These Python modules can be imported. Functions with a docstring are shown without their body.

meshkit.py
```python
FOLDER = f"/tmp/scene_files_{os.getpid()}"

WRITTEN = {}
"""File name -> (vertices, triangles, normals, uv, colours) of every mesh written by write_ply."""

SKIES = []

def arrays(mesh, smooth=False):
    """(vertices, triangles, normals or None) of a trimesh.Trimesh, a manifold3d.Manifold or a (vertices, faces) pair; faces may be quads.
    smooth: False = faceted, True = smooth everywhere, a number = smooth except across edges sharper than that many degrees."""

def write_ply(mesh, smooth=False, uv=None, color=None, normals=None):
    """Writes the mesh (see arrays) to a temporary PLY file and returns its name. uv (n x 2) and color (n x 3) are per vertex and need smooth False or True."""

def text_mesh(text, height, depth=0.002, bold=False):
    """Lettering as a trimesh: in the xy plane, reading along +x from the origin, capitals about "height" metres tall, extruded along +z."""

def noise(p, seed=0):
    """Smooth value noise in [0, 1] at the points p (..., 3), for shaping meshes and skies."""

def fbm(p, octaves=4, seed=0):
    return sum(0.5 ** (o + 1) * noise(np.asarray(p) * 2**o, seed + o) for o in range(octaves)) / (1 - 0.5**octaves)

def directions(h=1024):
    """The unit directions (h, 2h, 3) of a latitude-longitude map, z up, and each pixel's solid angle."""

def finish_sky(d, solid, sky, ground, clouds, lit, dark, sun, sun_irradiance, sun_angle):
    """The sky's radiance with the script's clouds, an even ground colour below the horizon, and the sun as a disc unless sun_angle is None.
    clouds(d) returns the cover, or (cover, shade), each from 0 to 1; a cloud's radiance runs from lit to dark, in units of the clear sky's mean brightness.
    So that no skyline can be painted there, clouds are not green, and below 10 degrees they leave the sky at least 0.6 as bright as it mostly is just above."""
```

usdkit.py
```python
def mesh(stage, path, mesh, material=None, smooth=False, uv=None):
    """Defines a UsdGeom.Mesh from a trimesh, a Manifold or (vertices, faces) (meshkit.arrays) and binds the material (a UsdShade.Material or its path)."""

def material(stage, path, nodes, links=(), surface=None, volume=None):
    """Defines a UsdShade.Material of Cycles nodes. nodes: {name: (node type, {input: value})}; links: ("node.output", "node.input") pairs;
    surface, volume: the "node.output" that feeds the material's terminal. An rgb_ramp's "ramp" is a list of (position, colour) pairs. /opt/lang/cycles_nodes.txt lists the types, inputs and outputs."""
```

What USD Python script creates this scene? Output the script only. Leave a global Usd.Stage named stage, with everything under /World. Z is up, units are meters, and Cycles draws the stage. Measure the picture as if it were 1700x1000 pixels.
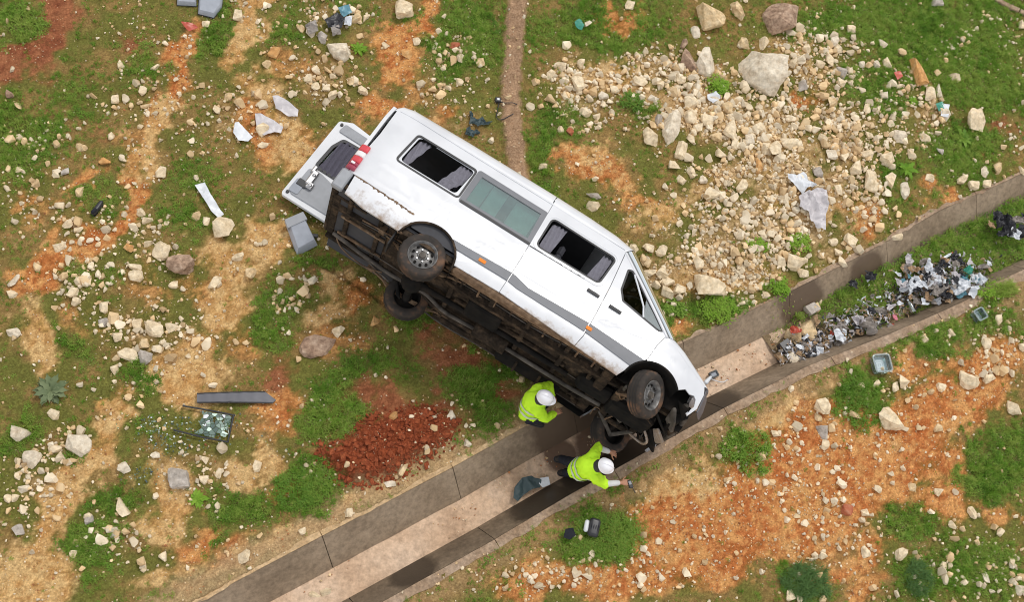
import math, random
import numpy as np
import trimesh, shapely
import manifold3d as m3
from shapely.geometry import Polygon, LineString, Point, box as sbox
from shapely import affinity
import usdkit, meshkit
from pxr import Usd, UsdGeom, UsdLux, UsdShade, Gf, Sdf, Vt

stage = Usd.Stage.CreateInMemory()
UsdGeom.SetStageUpAxis(stage, UsdGeom.Tokens.z)
UsdGeom.SetStageMetersPerUnit(stage, 1.0)
UsdGeom.Xform.Define(stage, '/World')
stage.SetDefaultPrim(stage.GetPrimAtPath('/World'))
UsdGeom.Scope.Define(stage, '/World/Looks')

# ------------------------------------------------------------------ camera
RIGHT = np.array([0.97943428, 0.0, 0.20176346])
UP = np.array([-0.07558192, 0.92718385, 0.36690254])
FWD = np.array([0.18707182, 0.37460659, -0.90811565])
EYE = -19.75 * FWD
FPX = 2124.0                      # focal length in pixels of a picture 1700 wide
cam = UsdGeom.Camera.Define(stage, '/World/camera')
mat = Gf.Matrix4d(1.0)
for row, vec in enumerate((RIGHT, UP, -FWD, EYE)):
    for col in range(3):
        mat[row, col] = float(vec[col])
cam.AddTransformOp().Set(mat)
cam.CreateHorizontalApertureAttr(36.0)
cam.CreateVerticalApertureAttr(36.0 * 603 / 1024)
cam.CreateFocalLengthAttr(36.0 * FPX / 1700)
cam.CreateClippingRangeAttr(Gf.Vec2f(0.1, 2000.0))
cam.CreateExposureAttr(0.22)

# ------------------------------------------------------------------ sky and sun (bright overcast day)
SUN_EL, SUN_AZ = math.radians(58), math.radians(35)     # azimuth = atan2(x, y) of the direction towards the sun
sky = UsdLux.DomeLight.Define(stage, '/World/sky')
sky_mat = usdkit.material(stage, '/World/Looks/sky_look', {
    'sky': ('sky_texture', {'sky_type': 'single_scattering', 'sun_disc': False, 'sun_elevation': SUN_EL, 'sun_rotation': SUN_AZ}),
    'tc': ('texture_coordinate', {}),
    'n': ('noise_texture', {'scale': 2.2, 'detail': 6.0, 'roughness': 0.55}),
    'cov': ('map_range', {'from_min': 0.25, 'from_max': 0.6, 'to_min': 0.80, 'to_max': 1.0, 'clamp': True}),
    'shade': ('rgb_ramp', {'ramp': [(0.3, (6.4, 6.6, 7.0)), (0.7, (9.6, 9.6, 9.7))]}),
    'mix': ('mix_color', {'use_clamp': False}),
    'bg': ('background_shader', {'strength': 0.094}),
}, [('tc.generated', 'n.vector'), ('n.fac', 'cov.value'), ('n.fac', 'shade.fac'), ('cov.result', 'mix.fac'),
    ('sky.color', 'mix.a'), ('shade.color', 'mix.b'), ('mix.result', 'bg.color')], surface='bg.background')
UsdShade.MaterialBindingAPI.Apply(sky.GetPrim()).Bind(sky_mat)
sky.GetPrim().SetCustomDataByKey('kind', 'structure')

sun = UsdLux.DistantLight.Define(stage, '/World/sun')
sun.CreateIntensityAttr(0.40)
sun.CreateAngleAttr(14.0)
sun.CreateColorAttr(Gf.Vec3f(1.0, 0.96, 0.9))
sun.GetPrim().GetAttribute('inputs:normalize').Set(True) if sun.GetPrim().HasAttribute('inputs:normalize') else sun.CreateNormalizeAttr(True)
sdir = np.array([math.sin(SUN_AZ) * math.cos(SUN_EL), math.cos(SUN_AZ) * math.cos(SUN_EL), math.sin(SUN_EL)])
zx = np.cross([0, 0, 1.0], sdir); zx /= np.linalg.norm(zx); zy = np.cross(sdir, zx)
smat = Gf.Matrix4d(1.0)
for row, vec in enumerate((zx, zy, sdir)):
    for col in range(3):
        smat[row, col] = float(vec[col])
sun.AddTransformOp().Set(smat)

# ------------------------------------------------------------------ helpers
rng = np.random.default_rng(7)
rnd = random.Random(7)
PI = math.pi


def proj(P):
    d = np.atleast_2d(P) - EYE
    w = d @ FWD
    return np.stack([850 + FPX * (d @ RIGHT) / w, 500 - FPX * (d @ UP) / w], -1)


def at(u, v, z=0.0):
    """the point at height z that is seen at (u, v) of the 1700 x 1000 photograph"""
    r = (u - 850) / FPX * RIGHT - (v - 500) / FPX * UP + FWD
    return EYE + r * (z - EYE[2]) / r[2]


USED = {}


def fresh(parent, name):
    k = USED.get((parent, name), -1) + 1
    USED[(parent, name)] = k
    return f'{parent}/{name}' if k == 0 else f'{parent}/{name}_{k:03d}'


def keys(prim, label=None, cat=None, group=None, kind=None):
    for k, v in (('label', label), ('category', cat), ('group', group), ('kind', kind)):
        if v:
            prim.SetCustomDataByKey(k, v)
    return prim


def obj(name, mesh, material, parent='/World', smooth=30, **kw):
    path = fresh(parent, name)
    m = usdkit.mesh(stage, path, mesh, material, smooth=smooth)
    keys(m.GetPrim(), **kw)
    return path


def thing(name, label=None, cat=None, group=None, kind=None, loc=None, rot=None, parent='/World'):
    path = fresh(parent, name)
    x = UsdGeom.Xform.Define(stage, path)
    if loc is not None or rot is not None:
        mm = Gf.Matrix4d(1.0)
        if rot is not None:                       # 3x3, columns are the local axes
            for c in range(3):
                for r_ in range(3):
                    mm[c, r_] = float(rot[r_, c])
        if loc is not None:
            for c in range(3):
                mm[3, c] = float(loc[c])
        x.AddTransformOp().Set(mm)
    keys(x.GetPrim(), label, cat, group, kind)
    return path


def rotz(a):
    c, s = math.cos(a), math.sin(a)
    return np.array([[c, -s, 0], [s, c, 0], [0, 0, 1.0]])


def arr(man):
    m = man.to_mesh()
    return np.array(m.vert_properties[:, :3], float), np.array(m.tri_verts, int)


def cat_meshes(lst):
    vs, fs, k = [], [], 0
    for v, f in lst:
        vs.append(v); fs.append(np.asarray(f) + k); k += len(v)
    return np.vstack(vs), np.vstack(fs)


def box_m(x0, x1, y0, y1, z0, z1, bev=0.0):
    dx, dy, dz = x1 - x0, y1 - y0, z1 - z0
    b = min(bev, dx * .45, dy * .45, dz * .45)
    if b <= 0:
        m = m3.Manifold.cube((dx, dy, dz))
    else:
        pts = []
        for sx in (0, 1):
            for sy in (0, 1):
                for sz in (0, 1):
                    for k in range(3):
                        p = [b if not sx else dx - b, b if not sy else dy - b, b if not sz else dz - b]
                        p[k] = (0, (dx, dy, dz)[k])[(sx, sy, sz)[k]]
                        pts.append(p)
        m = m3.Manifold.hull_points(np.array(pts))
    return m.translate((x0, y0, z0))


def tube(pts, r, n=8, closed_ends=True):
    """round tube through the points"""
    pts = np.asarray(pts, float)
    rr = np.broadcast_to(np.asarray(r, float), len(pts))
    V, Fc = [], []
    prev = None
    for i in range(len(pts)):
        t = pts[min(i + 1, len(pts) - 1)] - pts[max(i - 1, 0)]
        t /= np.linalg.norm(t) + 1e-12
        if prev is None:
            a = np.cross(t, [0, 0, 1.0] if abs(t[2]) < .9 else [1.0, 0, 0])
        else:
            a = prev - t * (prev @ t)
        a /= np.linalg.norm(a) + 1e-12
        prev = a
        b = np.cross(t, a)
        for k in range(n):
            th = 2 * PI * k / n
            V.append(pts[i] + rr[i] * (math.cos(th) * a + math.sin(th) * b))
    for i in range(len(pts) - 1):
        for k in range(n):
            p, q = i * n + k, i * n + (k + 1) % n
            Fc += [[p, q, q + n], [p, q + n, p + n]]
    if closed_ends:
        V += [pts[0], pts[-1]]
        c0, c1 = len(V) - 2, len(V) - 1
        o = (len(pts) - 1) * n
        for k in range(n):
            Fc += [[c0, (k + 1) % n, k], [c1, o + k, o + (k + 1) % n]]
    return np.array(V), np.array(Fc)


def bez(pts, n=16):
    """smooth curve through the points (Catmull-Rom)"""
    P = np.asarray(pts, float)
    P = np.vstack([2 * P[0] - P[1], P, 2 * P[-1] - P[-2]])
    out = []
    for i in range(1, len(P) - 2):
        for t in np.linspace(0, 1, n, endpoint=False):
            a, b, c, d = P[i - 1:i + 3]
            out.append(.5 * ((2 * b) + (-a + c) * t + (2 * a - 5 * b + 4 * c - d) * t ** 2 + (-a + 3 * b - 3 * c + d) * t ** 3))
    out.append(P[-2])
    return np.array(out)


def ball(p, r, n=12):
    return m3.Manifold.sphere(r, n).translate(tuple(float(x) for x in p))


def bone(p, rp, q, rq, n=14):
    return m3.Manifold.batch_hull([ball(p, rp, n), ball(q, rq, n)])


def union(lst):
    return m3.Manifold.batch_boolean(lst, m3.OpType.Add)


def smooth_body(lst, edge=0.02, it=8):
    v, f = arr(union(lst).refine_to_length(edge))
    t = trimesh.Trimesh(v, f, process=True)
    trimesh.smoothing.filter_taubin(t, lamb=.5, nu=.5, iterations=it)
    return np.array(t.vertices), np.array(t.faces)


def poly_cs(poly):
    rings = []
    for g in getattr(poly, 'geoms', [poly]):
        rings.append(np.array(g.exterior.coords)[:-1])
        rings += [np.array(h.coords)[:-1] for h in g.interiors]
    return m3.CrossSection(rings, m3.FillRule.EvenOdd)


def rounded(pts, r):
    p = Polygon(pts)
    return p.buffer(-r, join_style='mitre').buffer(2 * r, quad_segs=5).buffer(-r, quad_segs=5) if r > 0 else p


# ------------------------------------------------------------------ materials
MATS = {}


def mat_noise(name, cols, scale=6, rough=.85, bump=.0, bscale=40, detail=5, spec=.3, coord='object', metallic=0.0, rand=0.0, bdist=.01, coat=0.0, fine=None):
    """colour from a noise ramp; rand: per-copy brightness spread"""
    nodes = {'tc': ('texture_coordinate', {}), 'geo': ('geometry', {}),
             'n': ('noise_texture', {'scale': float(scale), 'detail': float(detail), 'roughness': .6}),
             'r': ('rgb_ramp', {'ramp': [(.25 + .5 * i / max(1, len(cols) - 1), c) for i, c in enumerate(cols)]}),
             'p': ('principled_bsdf', {'roughness': rough, 'specular_ior_level': spec, 'metallic': metallic, 'coat_weight': coat})}
    src = 'geo.position' if coord == 'world' else 'tc.object'
    links = [(src, 'n.vector'), ('n.fac', 'r.fac')]
    col = 'r.color'
    if rand:
        nodes['oi'] = ('object_info', {})
        nodes['mr'] = ('map_range', {'to_min': 1 - rand, 'to_max': 1 + rand})
        nodes['hs'] = ('hsv', {})
        links += [('oi.random', 'mr.value'), ('mr.result', 'hs.value'), (col, 'hs.color')]
        col = 'hs.color'
    if fine:
        nodes['fn'] = ('noise_texture', {'scale': float(fine[0]), 'detail': 5.0, 'roughness': .7})
        nodes['fr'] = ('rgb_ramp', {'ramp': [(.28, (1 - fine[1],) * 3), (.72, (1 + fine[1],) * 3)]})
        nodes['fm'] = ('mix_color', {'blend_type': 'multiply', 'fac': 1.0, 'use_clamp': False})
        links += [(src, 'fn.vector'), ('fn.fac', 'fr.fac'), (col, 'fm.a'), ('fr.color', 'fm.b')]
        col = 'fm.result'
    links.append((col, 'p.base_color'))
    if bump:
        nodes['bn'] = ('noise_texture', {'scale': float(bscale), 'detail': 6.0, 'roughness': .65})
        nodes['b'] = ('bump', {'strength': bump, 'distance': bdist})
        links += [(src, 'bn.vector'), ('bn.fac', 'b.height'), ('b.normal', 'p.normal')]
    MATS[name] = usdkit.material(stage, f'/World/Looks/{name}', nodes, links, surface='p.BSDF')
    return MATS[name]


#STONES_TONES
mat_noise('stone_cream', [(.46, .34, .20), (.68, .55, .37), (.75, .64, .47)], 9, .9, .6, 28, coord='world', bdist=.02, fine=(16, .3))
mat_noise('stone_white', [(.42, .33, .23), (.64, .55, .42), (.73, .66, .54)], 9, .9, .6, 28, coord='world', bdist=.02, fine=(16, .28))
mat_noise('stone_tan', [(.38, .24, .12), (.60, .44, .25), (.66, .53, .34)], 9, .9, .6, 28, coord='world', bdist=.02, fine=(16, .35))
mat_noise('stone_orange', [(.40, .18, .06), (.56, .30, .11), (.62, .42, .21)], 9, .9, .6, 28, coord='world', bdist=.02, fine=(14, .35))
mat_noise('stone_grey', [(.27, .23, .19), (.40, .35, .30), (.50, .45, .40)], 9, .9, .6, 28, coord='world', bdist=.02, fine=(14, .35))
mat_noise('stone_brown', [(.20, .12, .08), (.33, .22, .15), (.42, .31, .23)], 7, .9, .7, 22, coord='world', bdist=.02, fine=(14, .4))
mat_noise('stone_red', [(.25, .06, .03), (.38, .12, .06), (.42, .2, .12)], 9, .9, .6, 28, coord='world', bdist=.02)
mat_noise('rubble_pale', [(.44, .34, .21), (.66, .55, .39), (.77, .68, .53)], 3, .92, .4, 40, coord='world', rand=.22)
mat_noise('rubble_tan', [(.42, .27, .13), (.63, .45, .25), (.72, .57, .36)], 3, .92, .4, 40, coord='world', rand=.25)
mat_noise('rubble_rust', [(.2, .07, .03), (.4, .17, .07), (.5, .26, .12)], 3, .92, .4, 40, coord='world', rand=.25)
TONE = {'c': 'stone_cream', 'w': 'stone_white', 't': 'stone_tan', 'o': 'stone_orange', 'g': 'stone_grey', 'b': 'stone_brown', 'r': 'stone_red'}
TONE_WORD = {'c': 'cream', 'w': 'whitish', 't': 'tan', 'o': 'orange-tinted', 'g': 'greyish', 'b': 'dull brown', 'r': 'rust-red'}


def mat_plain(name, col, rough=.5, spec=.5, metallic=0., var=.12, bump=0., scale=8, coat=0.):
    c = np.array(col)
    return mat_noise(name, [tuple(c * (1 - var)), tuple(c), tuple(np.minimum(c * (1 + var), .9))], scale, rough, bump, 60, 4, spec, metallic=metallic, coat=coat)


mat_plain('black_plastic', (.022, .022, .024), .55)
mat_plain('dark_trim', (.10, .10, .115), .5)
mat_plain('grey_moulding', (.135, .14, .155), .5, var=.08)
mat_plain('grey_cushion', (.30, .32, .36), .8, bump=.2)
mat_plain('grey_panel', (.27, .28, .30), .6)
mat_plain('rubber', (.028, .026, .025), .8, .3, bump=.2)
mat_plain('curtain', (.17, .165, .195), .9, .2, scale=30)
mat_plain('reflection_pale', (.36, .42, .41), .9, .2)  # pale tone stands in for sky reflected in the middle window
mat_plain('curtain_dark', (.085, .08, .105), .9, .2, scale=30)
mat_plain('seat_fabric', (.05, .05, .06), .9, .2)
mat_plain('lining', (.06, .06, .065), .9, .2)
mat_plain('steel', (.42, .42, .43), .35, .5, .8)
mat_noise('tyre_mud', [(.02, .019, .018), (.045, .036, .03), (.19, .10, .055)], 5, .85, .25, 60)
mat_noise('rim_steel', [(.06, .058, .055), (.17, .165, .16), (.30, .29, .28)], 12, .5, 0, metallic=.5)
mat_noise('underbody', [(.012, .010, .008), (.036, .027, .020), (.11, .075, .048)], 5.5, .95, .6, 30, bdist=.02, spec=.1, fine=(24, .5))
mat_noise('under_black', [(.006, .006, .006), (.014, .013, .012), (.026, .021, .017)], 5, .9, .3, 30, bdist=.02, spec=.1)
mat_noise('under_rust', [(.06, .038, .024), (.15, .095, .057), (.30, .21, .135)], 9, .85, .3, 40)
mat_noise('under_grey', [(.03, .027, .024), (.08, .07, .06), (.17, .15, .13)], 6, .75, .2, 40, spec=.2)
mat_plain('red_lens', (.55, .035, .05), .2, .5, coat=.6)
mat_plain('maroon_lens', (.28, .02, .05), .2, .5, coat=.6)
mat_plain('clear_lens', (.72, .68, .68), .2, .5, coat=.6)
mat_plain('amber_lens', (.70, .20, .015), .5, .2)
mat_plain('hivis', (.54, .90, .035), .75, .2, var=.07, bump=.25, scale=14)
mat_plain('reflective', (.55, .60, .50), .35, .6)
mat_plain('skin', (.42, .21, .13), .6, .4)
mat_plain('navy_cloth', (.018, .019, .026), .9, .2)
mat_plain('boot', (.025, .022, .02), .6, .3)
mat_plain('helmet_white', (.80, .80, .84), .3, .5, var=.03)
mat_plain('grey_sleeve', (.55, .55, .55), .7, .3)
mat_plain('white_plastic', (.62, .64, .67), .45, .5, var=.12)
mat_plain('pale_sheet', (.50, .47, .48), .45, .5, var=.2, scale=5)
mat_plain('grey_bag', (.24, .21, .185), .5, .5, var=.35)
mat_plain('black_bag', (.02, .02, .024), .4, .5, var=.3)
mat_plain('blue_bag', (.10, .24, .30), .4, .5)
mat_plain('green_bag', (.03, .22, .15), .4, .5)
mat_plain('red_bag', (.42, .07, .04), .4, .5)
mat_plain('pink_bag', (.6, .2, .25), .4, .5)
mat_noise('cardboard', [(.22, .14, .08), (.36, .24, .14), (.45, .32, .2)], 8, .9)
mat_plain('teal_dark', (.035, .06, .065), .6)
mat_noise('concrete_rim', [(.21, .135, .08), (.30, .21, .14), (.40, .30, .22)], 3.5, .95, .4, 50, 7, coord='world', bdist=.006, fine=(18, .45))
mat_noise('rim_dust', [(.32, .20, .10), (.48, .33, .18), (.55, .40, .25)], 4, .95, .5, 50, 7, coord='world', bdist=.006, fine=(18, .4))
mat_noise('fill_soil', [(.09, .07, .035), (.19, .135, .075), (.32, .225, .135)], 6, .95, .6, 40, 7, coord='world', fine=(25, .5))
mat_noise('berm_soil', [(.17, .105, .062), (.26, .165, .10), (.33, .22, .14)], 5, .95, .5, 50, 7, coord='world')
mat_noise('red_soil', [(.17, .036, .013), (.28, .066, .024), (.38, .115, .045)], 14, .95, .8, 45, 7, coord='world', bdist=.03, fine=(30, .5))


def damp_shade(name, ramp, dry, spots, rough):
    """concrete with wet stains and, near the van, painted shade round the given places"""
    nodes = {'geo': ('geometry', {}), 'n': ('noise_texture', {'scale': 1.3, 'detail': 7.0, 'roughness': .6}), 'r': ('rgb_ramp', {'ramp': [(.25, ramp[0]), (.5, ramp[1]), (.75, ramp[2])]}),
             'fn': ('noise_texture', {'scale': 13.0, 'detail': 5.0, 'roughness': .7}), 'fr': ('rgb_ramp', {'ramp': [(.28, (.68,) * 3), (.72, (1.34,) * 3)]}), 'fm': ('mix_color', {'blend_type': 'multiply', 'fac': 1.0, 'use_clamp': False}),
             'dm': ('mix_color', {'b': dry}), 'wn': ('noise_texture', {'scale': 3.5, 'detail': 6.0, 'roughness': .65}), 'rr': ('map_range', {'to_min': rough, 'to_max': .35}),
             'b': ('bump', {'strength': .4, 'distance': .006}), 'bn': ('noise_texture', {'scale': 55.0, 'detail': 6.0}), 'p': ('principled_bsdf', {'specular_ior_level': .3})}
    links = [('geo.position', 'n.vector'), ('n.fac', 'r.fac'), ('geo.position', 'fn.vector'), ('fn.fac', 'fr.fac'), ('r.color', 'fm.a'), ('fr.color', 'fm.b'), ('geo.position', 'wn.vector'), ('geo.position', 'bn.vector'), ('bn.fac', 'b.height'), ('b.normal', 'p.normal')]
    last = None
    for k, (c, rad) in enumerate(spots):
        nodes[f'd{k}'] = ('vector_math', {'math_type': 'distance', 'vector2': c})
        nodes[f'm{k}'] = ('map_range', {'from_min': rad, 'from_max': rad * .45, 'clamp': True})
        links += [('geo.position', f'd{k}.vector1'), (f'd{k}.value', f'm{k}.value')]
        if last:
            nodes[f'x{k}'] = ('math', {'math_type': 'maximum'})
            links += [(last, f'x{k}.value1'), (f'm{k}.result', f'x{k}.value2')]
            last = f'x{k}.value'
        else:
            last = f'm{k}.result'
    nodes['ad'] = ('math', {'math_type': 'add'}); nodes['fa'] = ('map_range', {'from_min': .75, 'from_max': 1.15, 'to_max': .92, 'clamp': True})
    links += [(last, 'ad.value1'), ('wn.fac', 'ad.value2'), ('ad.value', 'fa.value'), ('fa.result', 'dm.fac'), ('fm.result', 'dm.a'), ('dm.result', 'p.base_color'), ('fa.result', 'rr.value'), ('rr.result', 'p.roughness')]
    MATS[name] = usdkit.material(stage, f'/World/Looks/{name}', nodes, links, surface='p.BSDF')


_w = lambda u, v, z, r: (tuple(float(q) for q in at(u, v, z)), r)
damp_shade('concrete_wet', [(.10, .072, .048), (.17, .125, .083), (.28, .21, .145)], (.032, .024, .017), [_w(1000, 790, -.3, 1.0), _w(1090, 735, -.3, 1.1), _w(1170, 680, -.3, .8), _w(900, 845, -.3, .7), _w(690, 960, -.3, .5)], .85)
damp_shade('silt', [(.40, .26, .165), (.53, .37, .25), (.60, .45, .33)], (.12, .07, .045), [_w(1010, 735, -.5, .75), _w(1080, 700, -.5, .8), _w(930, 755, -.5, .35)], .95)  # wet end near the van also has van shade painted in
damp_shade('concrete', [(.20, .145, .095), (.275, .205, .138), (.345, .265, .185)], (.12, .082, .055), [_w(940, 700, -.25, .9), _w(1000, 670, -.25, .8), _w(1330, 500, -.25, .6), _w(1440, 450, -.25, .5)], .9)


def white_paint(name, mud):
    """van paint with mud thrown up from the lower edge (mud follows the car's own height axis)"""
    nodes = {
        'tc': ('texture_coordinate', {}), 'sep': ('separate_xyz', {}),
        'n': ('noise_texture', {'scale': 7.0, 'detail': 7.0, 'roughness': .7}),
        'n2': ('noise_texture', {'scale': 2.0, 'detail': 4.0}),
        'h': ('map_range', {'from_min': .28, 'from_max': mud, 'to_min': .40, 'to_max': -.30, 'clamp': True}),
        'add': ('math', {'math_type': 'add'}),
        'ms': ('map_range', {'from_min': .62, 'from_max': .9, 'to_min': 0., 'to_max': .9, 'clamp': True}),
        'base': ('rgb_ramp', {'ramp': [(.3, (.54, .55, .575)), (.6, (.61, .62, .645))]}),
        'mix': ('mix_color', {'b': (.24, .16, .10)}),
        'rr': ('map_range', {'to_min': .28, 'to_max': .8}),
        'mp': ('mapping', {'scale': (1.2, 3.0, 26.0), 'rotation': (0.0, 0.16, 0.0)}), 'sn': ('noise_texture', {'scale': 2.6, 'detail': 8.0, 'roughness': .75}), 'sr': ('map_range', {'from_min': .66, 'from_max': .76, 'to_max': .55, 'clamp': True}), 'sm': ('mix_color', {'b': (.22, .20, .18)}),
        'p': ('principled_bsdf', {'coat_weight': .25, 'coat_roughness': .1}),
    }
    links = [('tc.object', 'n.vector'), ('tc.object', 'n2.vector'), ('tc.object', 'sep.vector'), ('sep.z', 'h.value'), ('h.result', 'add.value1'), ('n.fac', 'add.value2'),
             ('add.value', 'ms.value'), ('n2.fac', 'base.fac'), ('base.color', 'mix.a'), ('ms.result', 'mix.fac'), ('tc.object', 'mp.vector'), ('mp.vector', 'sn.vector'), ('sn.fac', 'sr.value'), ('sr.result', 'sm.fac'), ('mix.result', 'sm.a'), ('sm.result', 'p.base_color'),
             ('ms.result', 'rr.value'), ('rr.result', 'p.roughness')]
    MATS[name] = usdkit.material(stage, f'/World/Looks/{name}', nodes, links, surface='p.BSDF')


white_paint('white_paint', .60)
white_paint('white_dirty', 1.05)


def glass(name, tint, gloss, rough=.03):
    MATS[name] = usdkit.material(stage, f'/World/Looks/{name}', {
        't': ('transparent_bsdf', {'color': tint}), 'g': ('glossy_bsdf', {'color': (.9, .95, .95), 'roughness': rough}),
        'f': ('fresnel', {'IOR': 1.5}), 'm': ('map_range', {'to_min': gloss, 'to_max': 1.0}), 'x': ('mix_closure', {})},
        [('f.fac', 'm.value'), ('m.result', 'x.fac'), ('t.BSDF', 'x.closure1'), ('g.BSDF', 'x.closure2')], surface='x.closure')


glass('pane_tinted', (.55, .72, .68), .16)
glass('pane_dark', (.03, .035, .035), .10)  # near black tint stands in for the shade inside the cab
glass('pane_grey', (.55, .62, .62), .28)
glass('pane_clear', (.88, .93, .93), .15, .1)
glass('shatter', (.30, .62, .50), .10, .35)


def leaf(name, cols, trans=.35, big=1.1):
    nodes = {'geo': ('geometry', {}), 'n': ('noise_texture', {'scale': big, 'detail': 4.0}), 'n2': ('noise_texture', {'scale': 14.0, 'detail': 2.0}),
             'oi': ('object_info', {}), 'ad': ('math', {'math_type': 'multiply_add', 'value2': .5}), 'ad2': ('math', {'math_type': 'multiply_add', 'value2': .35, 'value3': -.2}), 'ad3': ('math', {'math_type': 'add'}),
             'r': ('rgb_ramp', {'ramp': [(.2 + .6 * i / (len(cols) - 1), c) for i, c in enumerate(cols)]}),
             'p': ('principled_bsdf', {'roughness': .6, 'specular_ior_level': .25}), 't': ('translucent_bsdf', {}), 'x': ('mix_closure', {'fac': trans})}
    links = [('geo.position', 'n.vector'), ('geo.position', 'n2.vector'), ('oi.random', 'ad.value1'), ('n.fac', 'ad.value3'), ('n2.fac', 'ad2.value1'), ('ad.value', 'ad3.value1'), ('ad2.value', 'ad3.value2'), ('ad3.value', 'r.fac'),
             ('r.color', 'p.base_color'), ('r.color', 't.color'), ('p.BSDF', 'x.closure1'), ('t.BSDF', 'x.closure2')]
    MATS[name] = usdkit.material(stage, f'/World/Looks/{name}', nodes, links, surface='x.closure')


leaf('grass_leaf', [(.060, .140, .012), (.125, .260, .024), (.19, .355, .038), (.32, .42, .08)])
leaf('weed_leaf', [(.06, .13, .015), (.125, .25, .027), (.215, .345, .047)])
leaf('dry_leaf', [(.16, .12, .045), (.25, .20, .08), (.36, .29, .13)], .2)
leaf('thistle_leaf', [(.055, .09, .04), (.11, .15, .07), (.18, .22, .11)], .2)
leaf('dark_leaf', [(.035, .09, .022), (.07, .155, .04), (.12, .22, .065)], .25)
leaf('bright_leaf', [(.09, .20, .012), (.16, .32, .02), (.25, .42, .04)])

# ------------------------------------------------------------------ the ditch line and the lie of the land
LIP = np.array([at(u, v)[:2] for u, v in [(300, 1015), (535, 891), (753, 776), (870, 710), (1135, 569), (1276, 502), (1400, 440), (1480, 397), (1560, 350), (1640, 315), (1700, 287)]])
d0 = LIP[0] - LIP[1]; d0 /= np.linalg.norm(d0)
d1 = LIP[-1] - LIP[-2]; d1 /= np.linalg.norm(d1)
LIP = np.vstack([LIP[0] + d0 * 9, LIP, LIP[-1] + d1 * 9])
SEG = np.diff(LIP, axis=0); SEGL = np.linalg.norm(SEG, axis=1); CUM = np.r_[0, np.cumsum(SEGL)]


def widen(s):
    s0 = CUM[6]
    return 1 + .27 * np.clip((s - s0) / 3.2, 0, 1)


def ditch_coords(xy):
    """(distance along, offset towards the far bank) of each point; the offset is in units of the local width"""
    xy = np.atleast_2d(xy)
    best = np.full(len(xy), 1e9); S = np.zeros(len(xy)); O = np.zeros(len(xy))
    for i in range(len(SEG)):
        d = SEG[i] / SEGL[i]
        q = xy - LIP[i]
        s = q @ d
        sc = np.clip(s, 0 if i else -1e3, SEGL[i] if i < len(SEG) - 1 else 1e3)
        e = q - sc[:, None] * d
        r = np.linalg.norm(e, axis=1)
        o = q[:, 0] * d[1] - q[:, 1] * d[0]
        hit = r < best
        best[hit] = r[hit]; S[hit] = CUM[i] + sc[hit]; O[hit] = (np.sign(o) * r)[hit]
    return S, O / widen(S)


PROFILE = [(-.20, .0), (0, 0), (.40, -.5), (.88, -.5), (1.20, 0.0), (1.37, 0.0)]


def smooth01(a, b, x):
    t = np.clip((x - a) / (b - a), 0, 1)
    return t * t * (3 - 2 * t)


def blobs(uv, lst, warp=None):
    """largest strength of soft ellipses (u, v, ru, rv, degrees, weight)"""
    out = np.zeros(len(uv))
    for u, v, ru, rv, a, w in lst:
        a = math.radians(a)
        dx, dy = uv[:, 0] - u, uv[:, 1] - v
        p = (dx * math.cos(a) + dy * math.sin(a)) / ru
        q = (-dx * math.sin(a) + dy * math.cos(a)) / rv
        out = np.maximum(out, w * (1 - smooth01(.25, 1.4, np.sqrt(p * p + q * q))))
    return out


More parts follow.
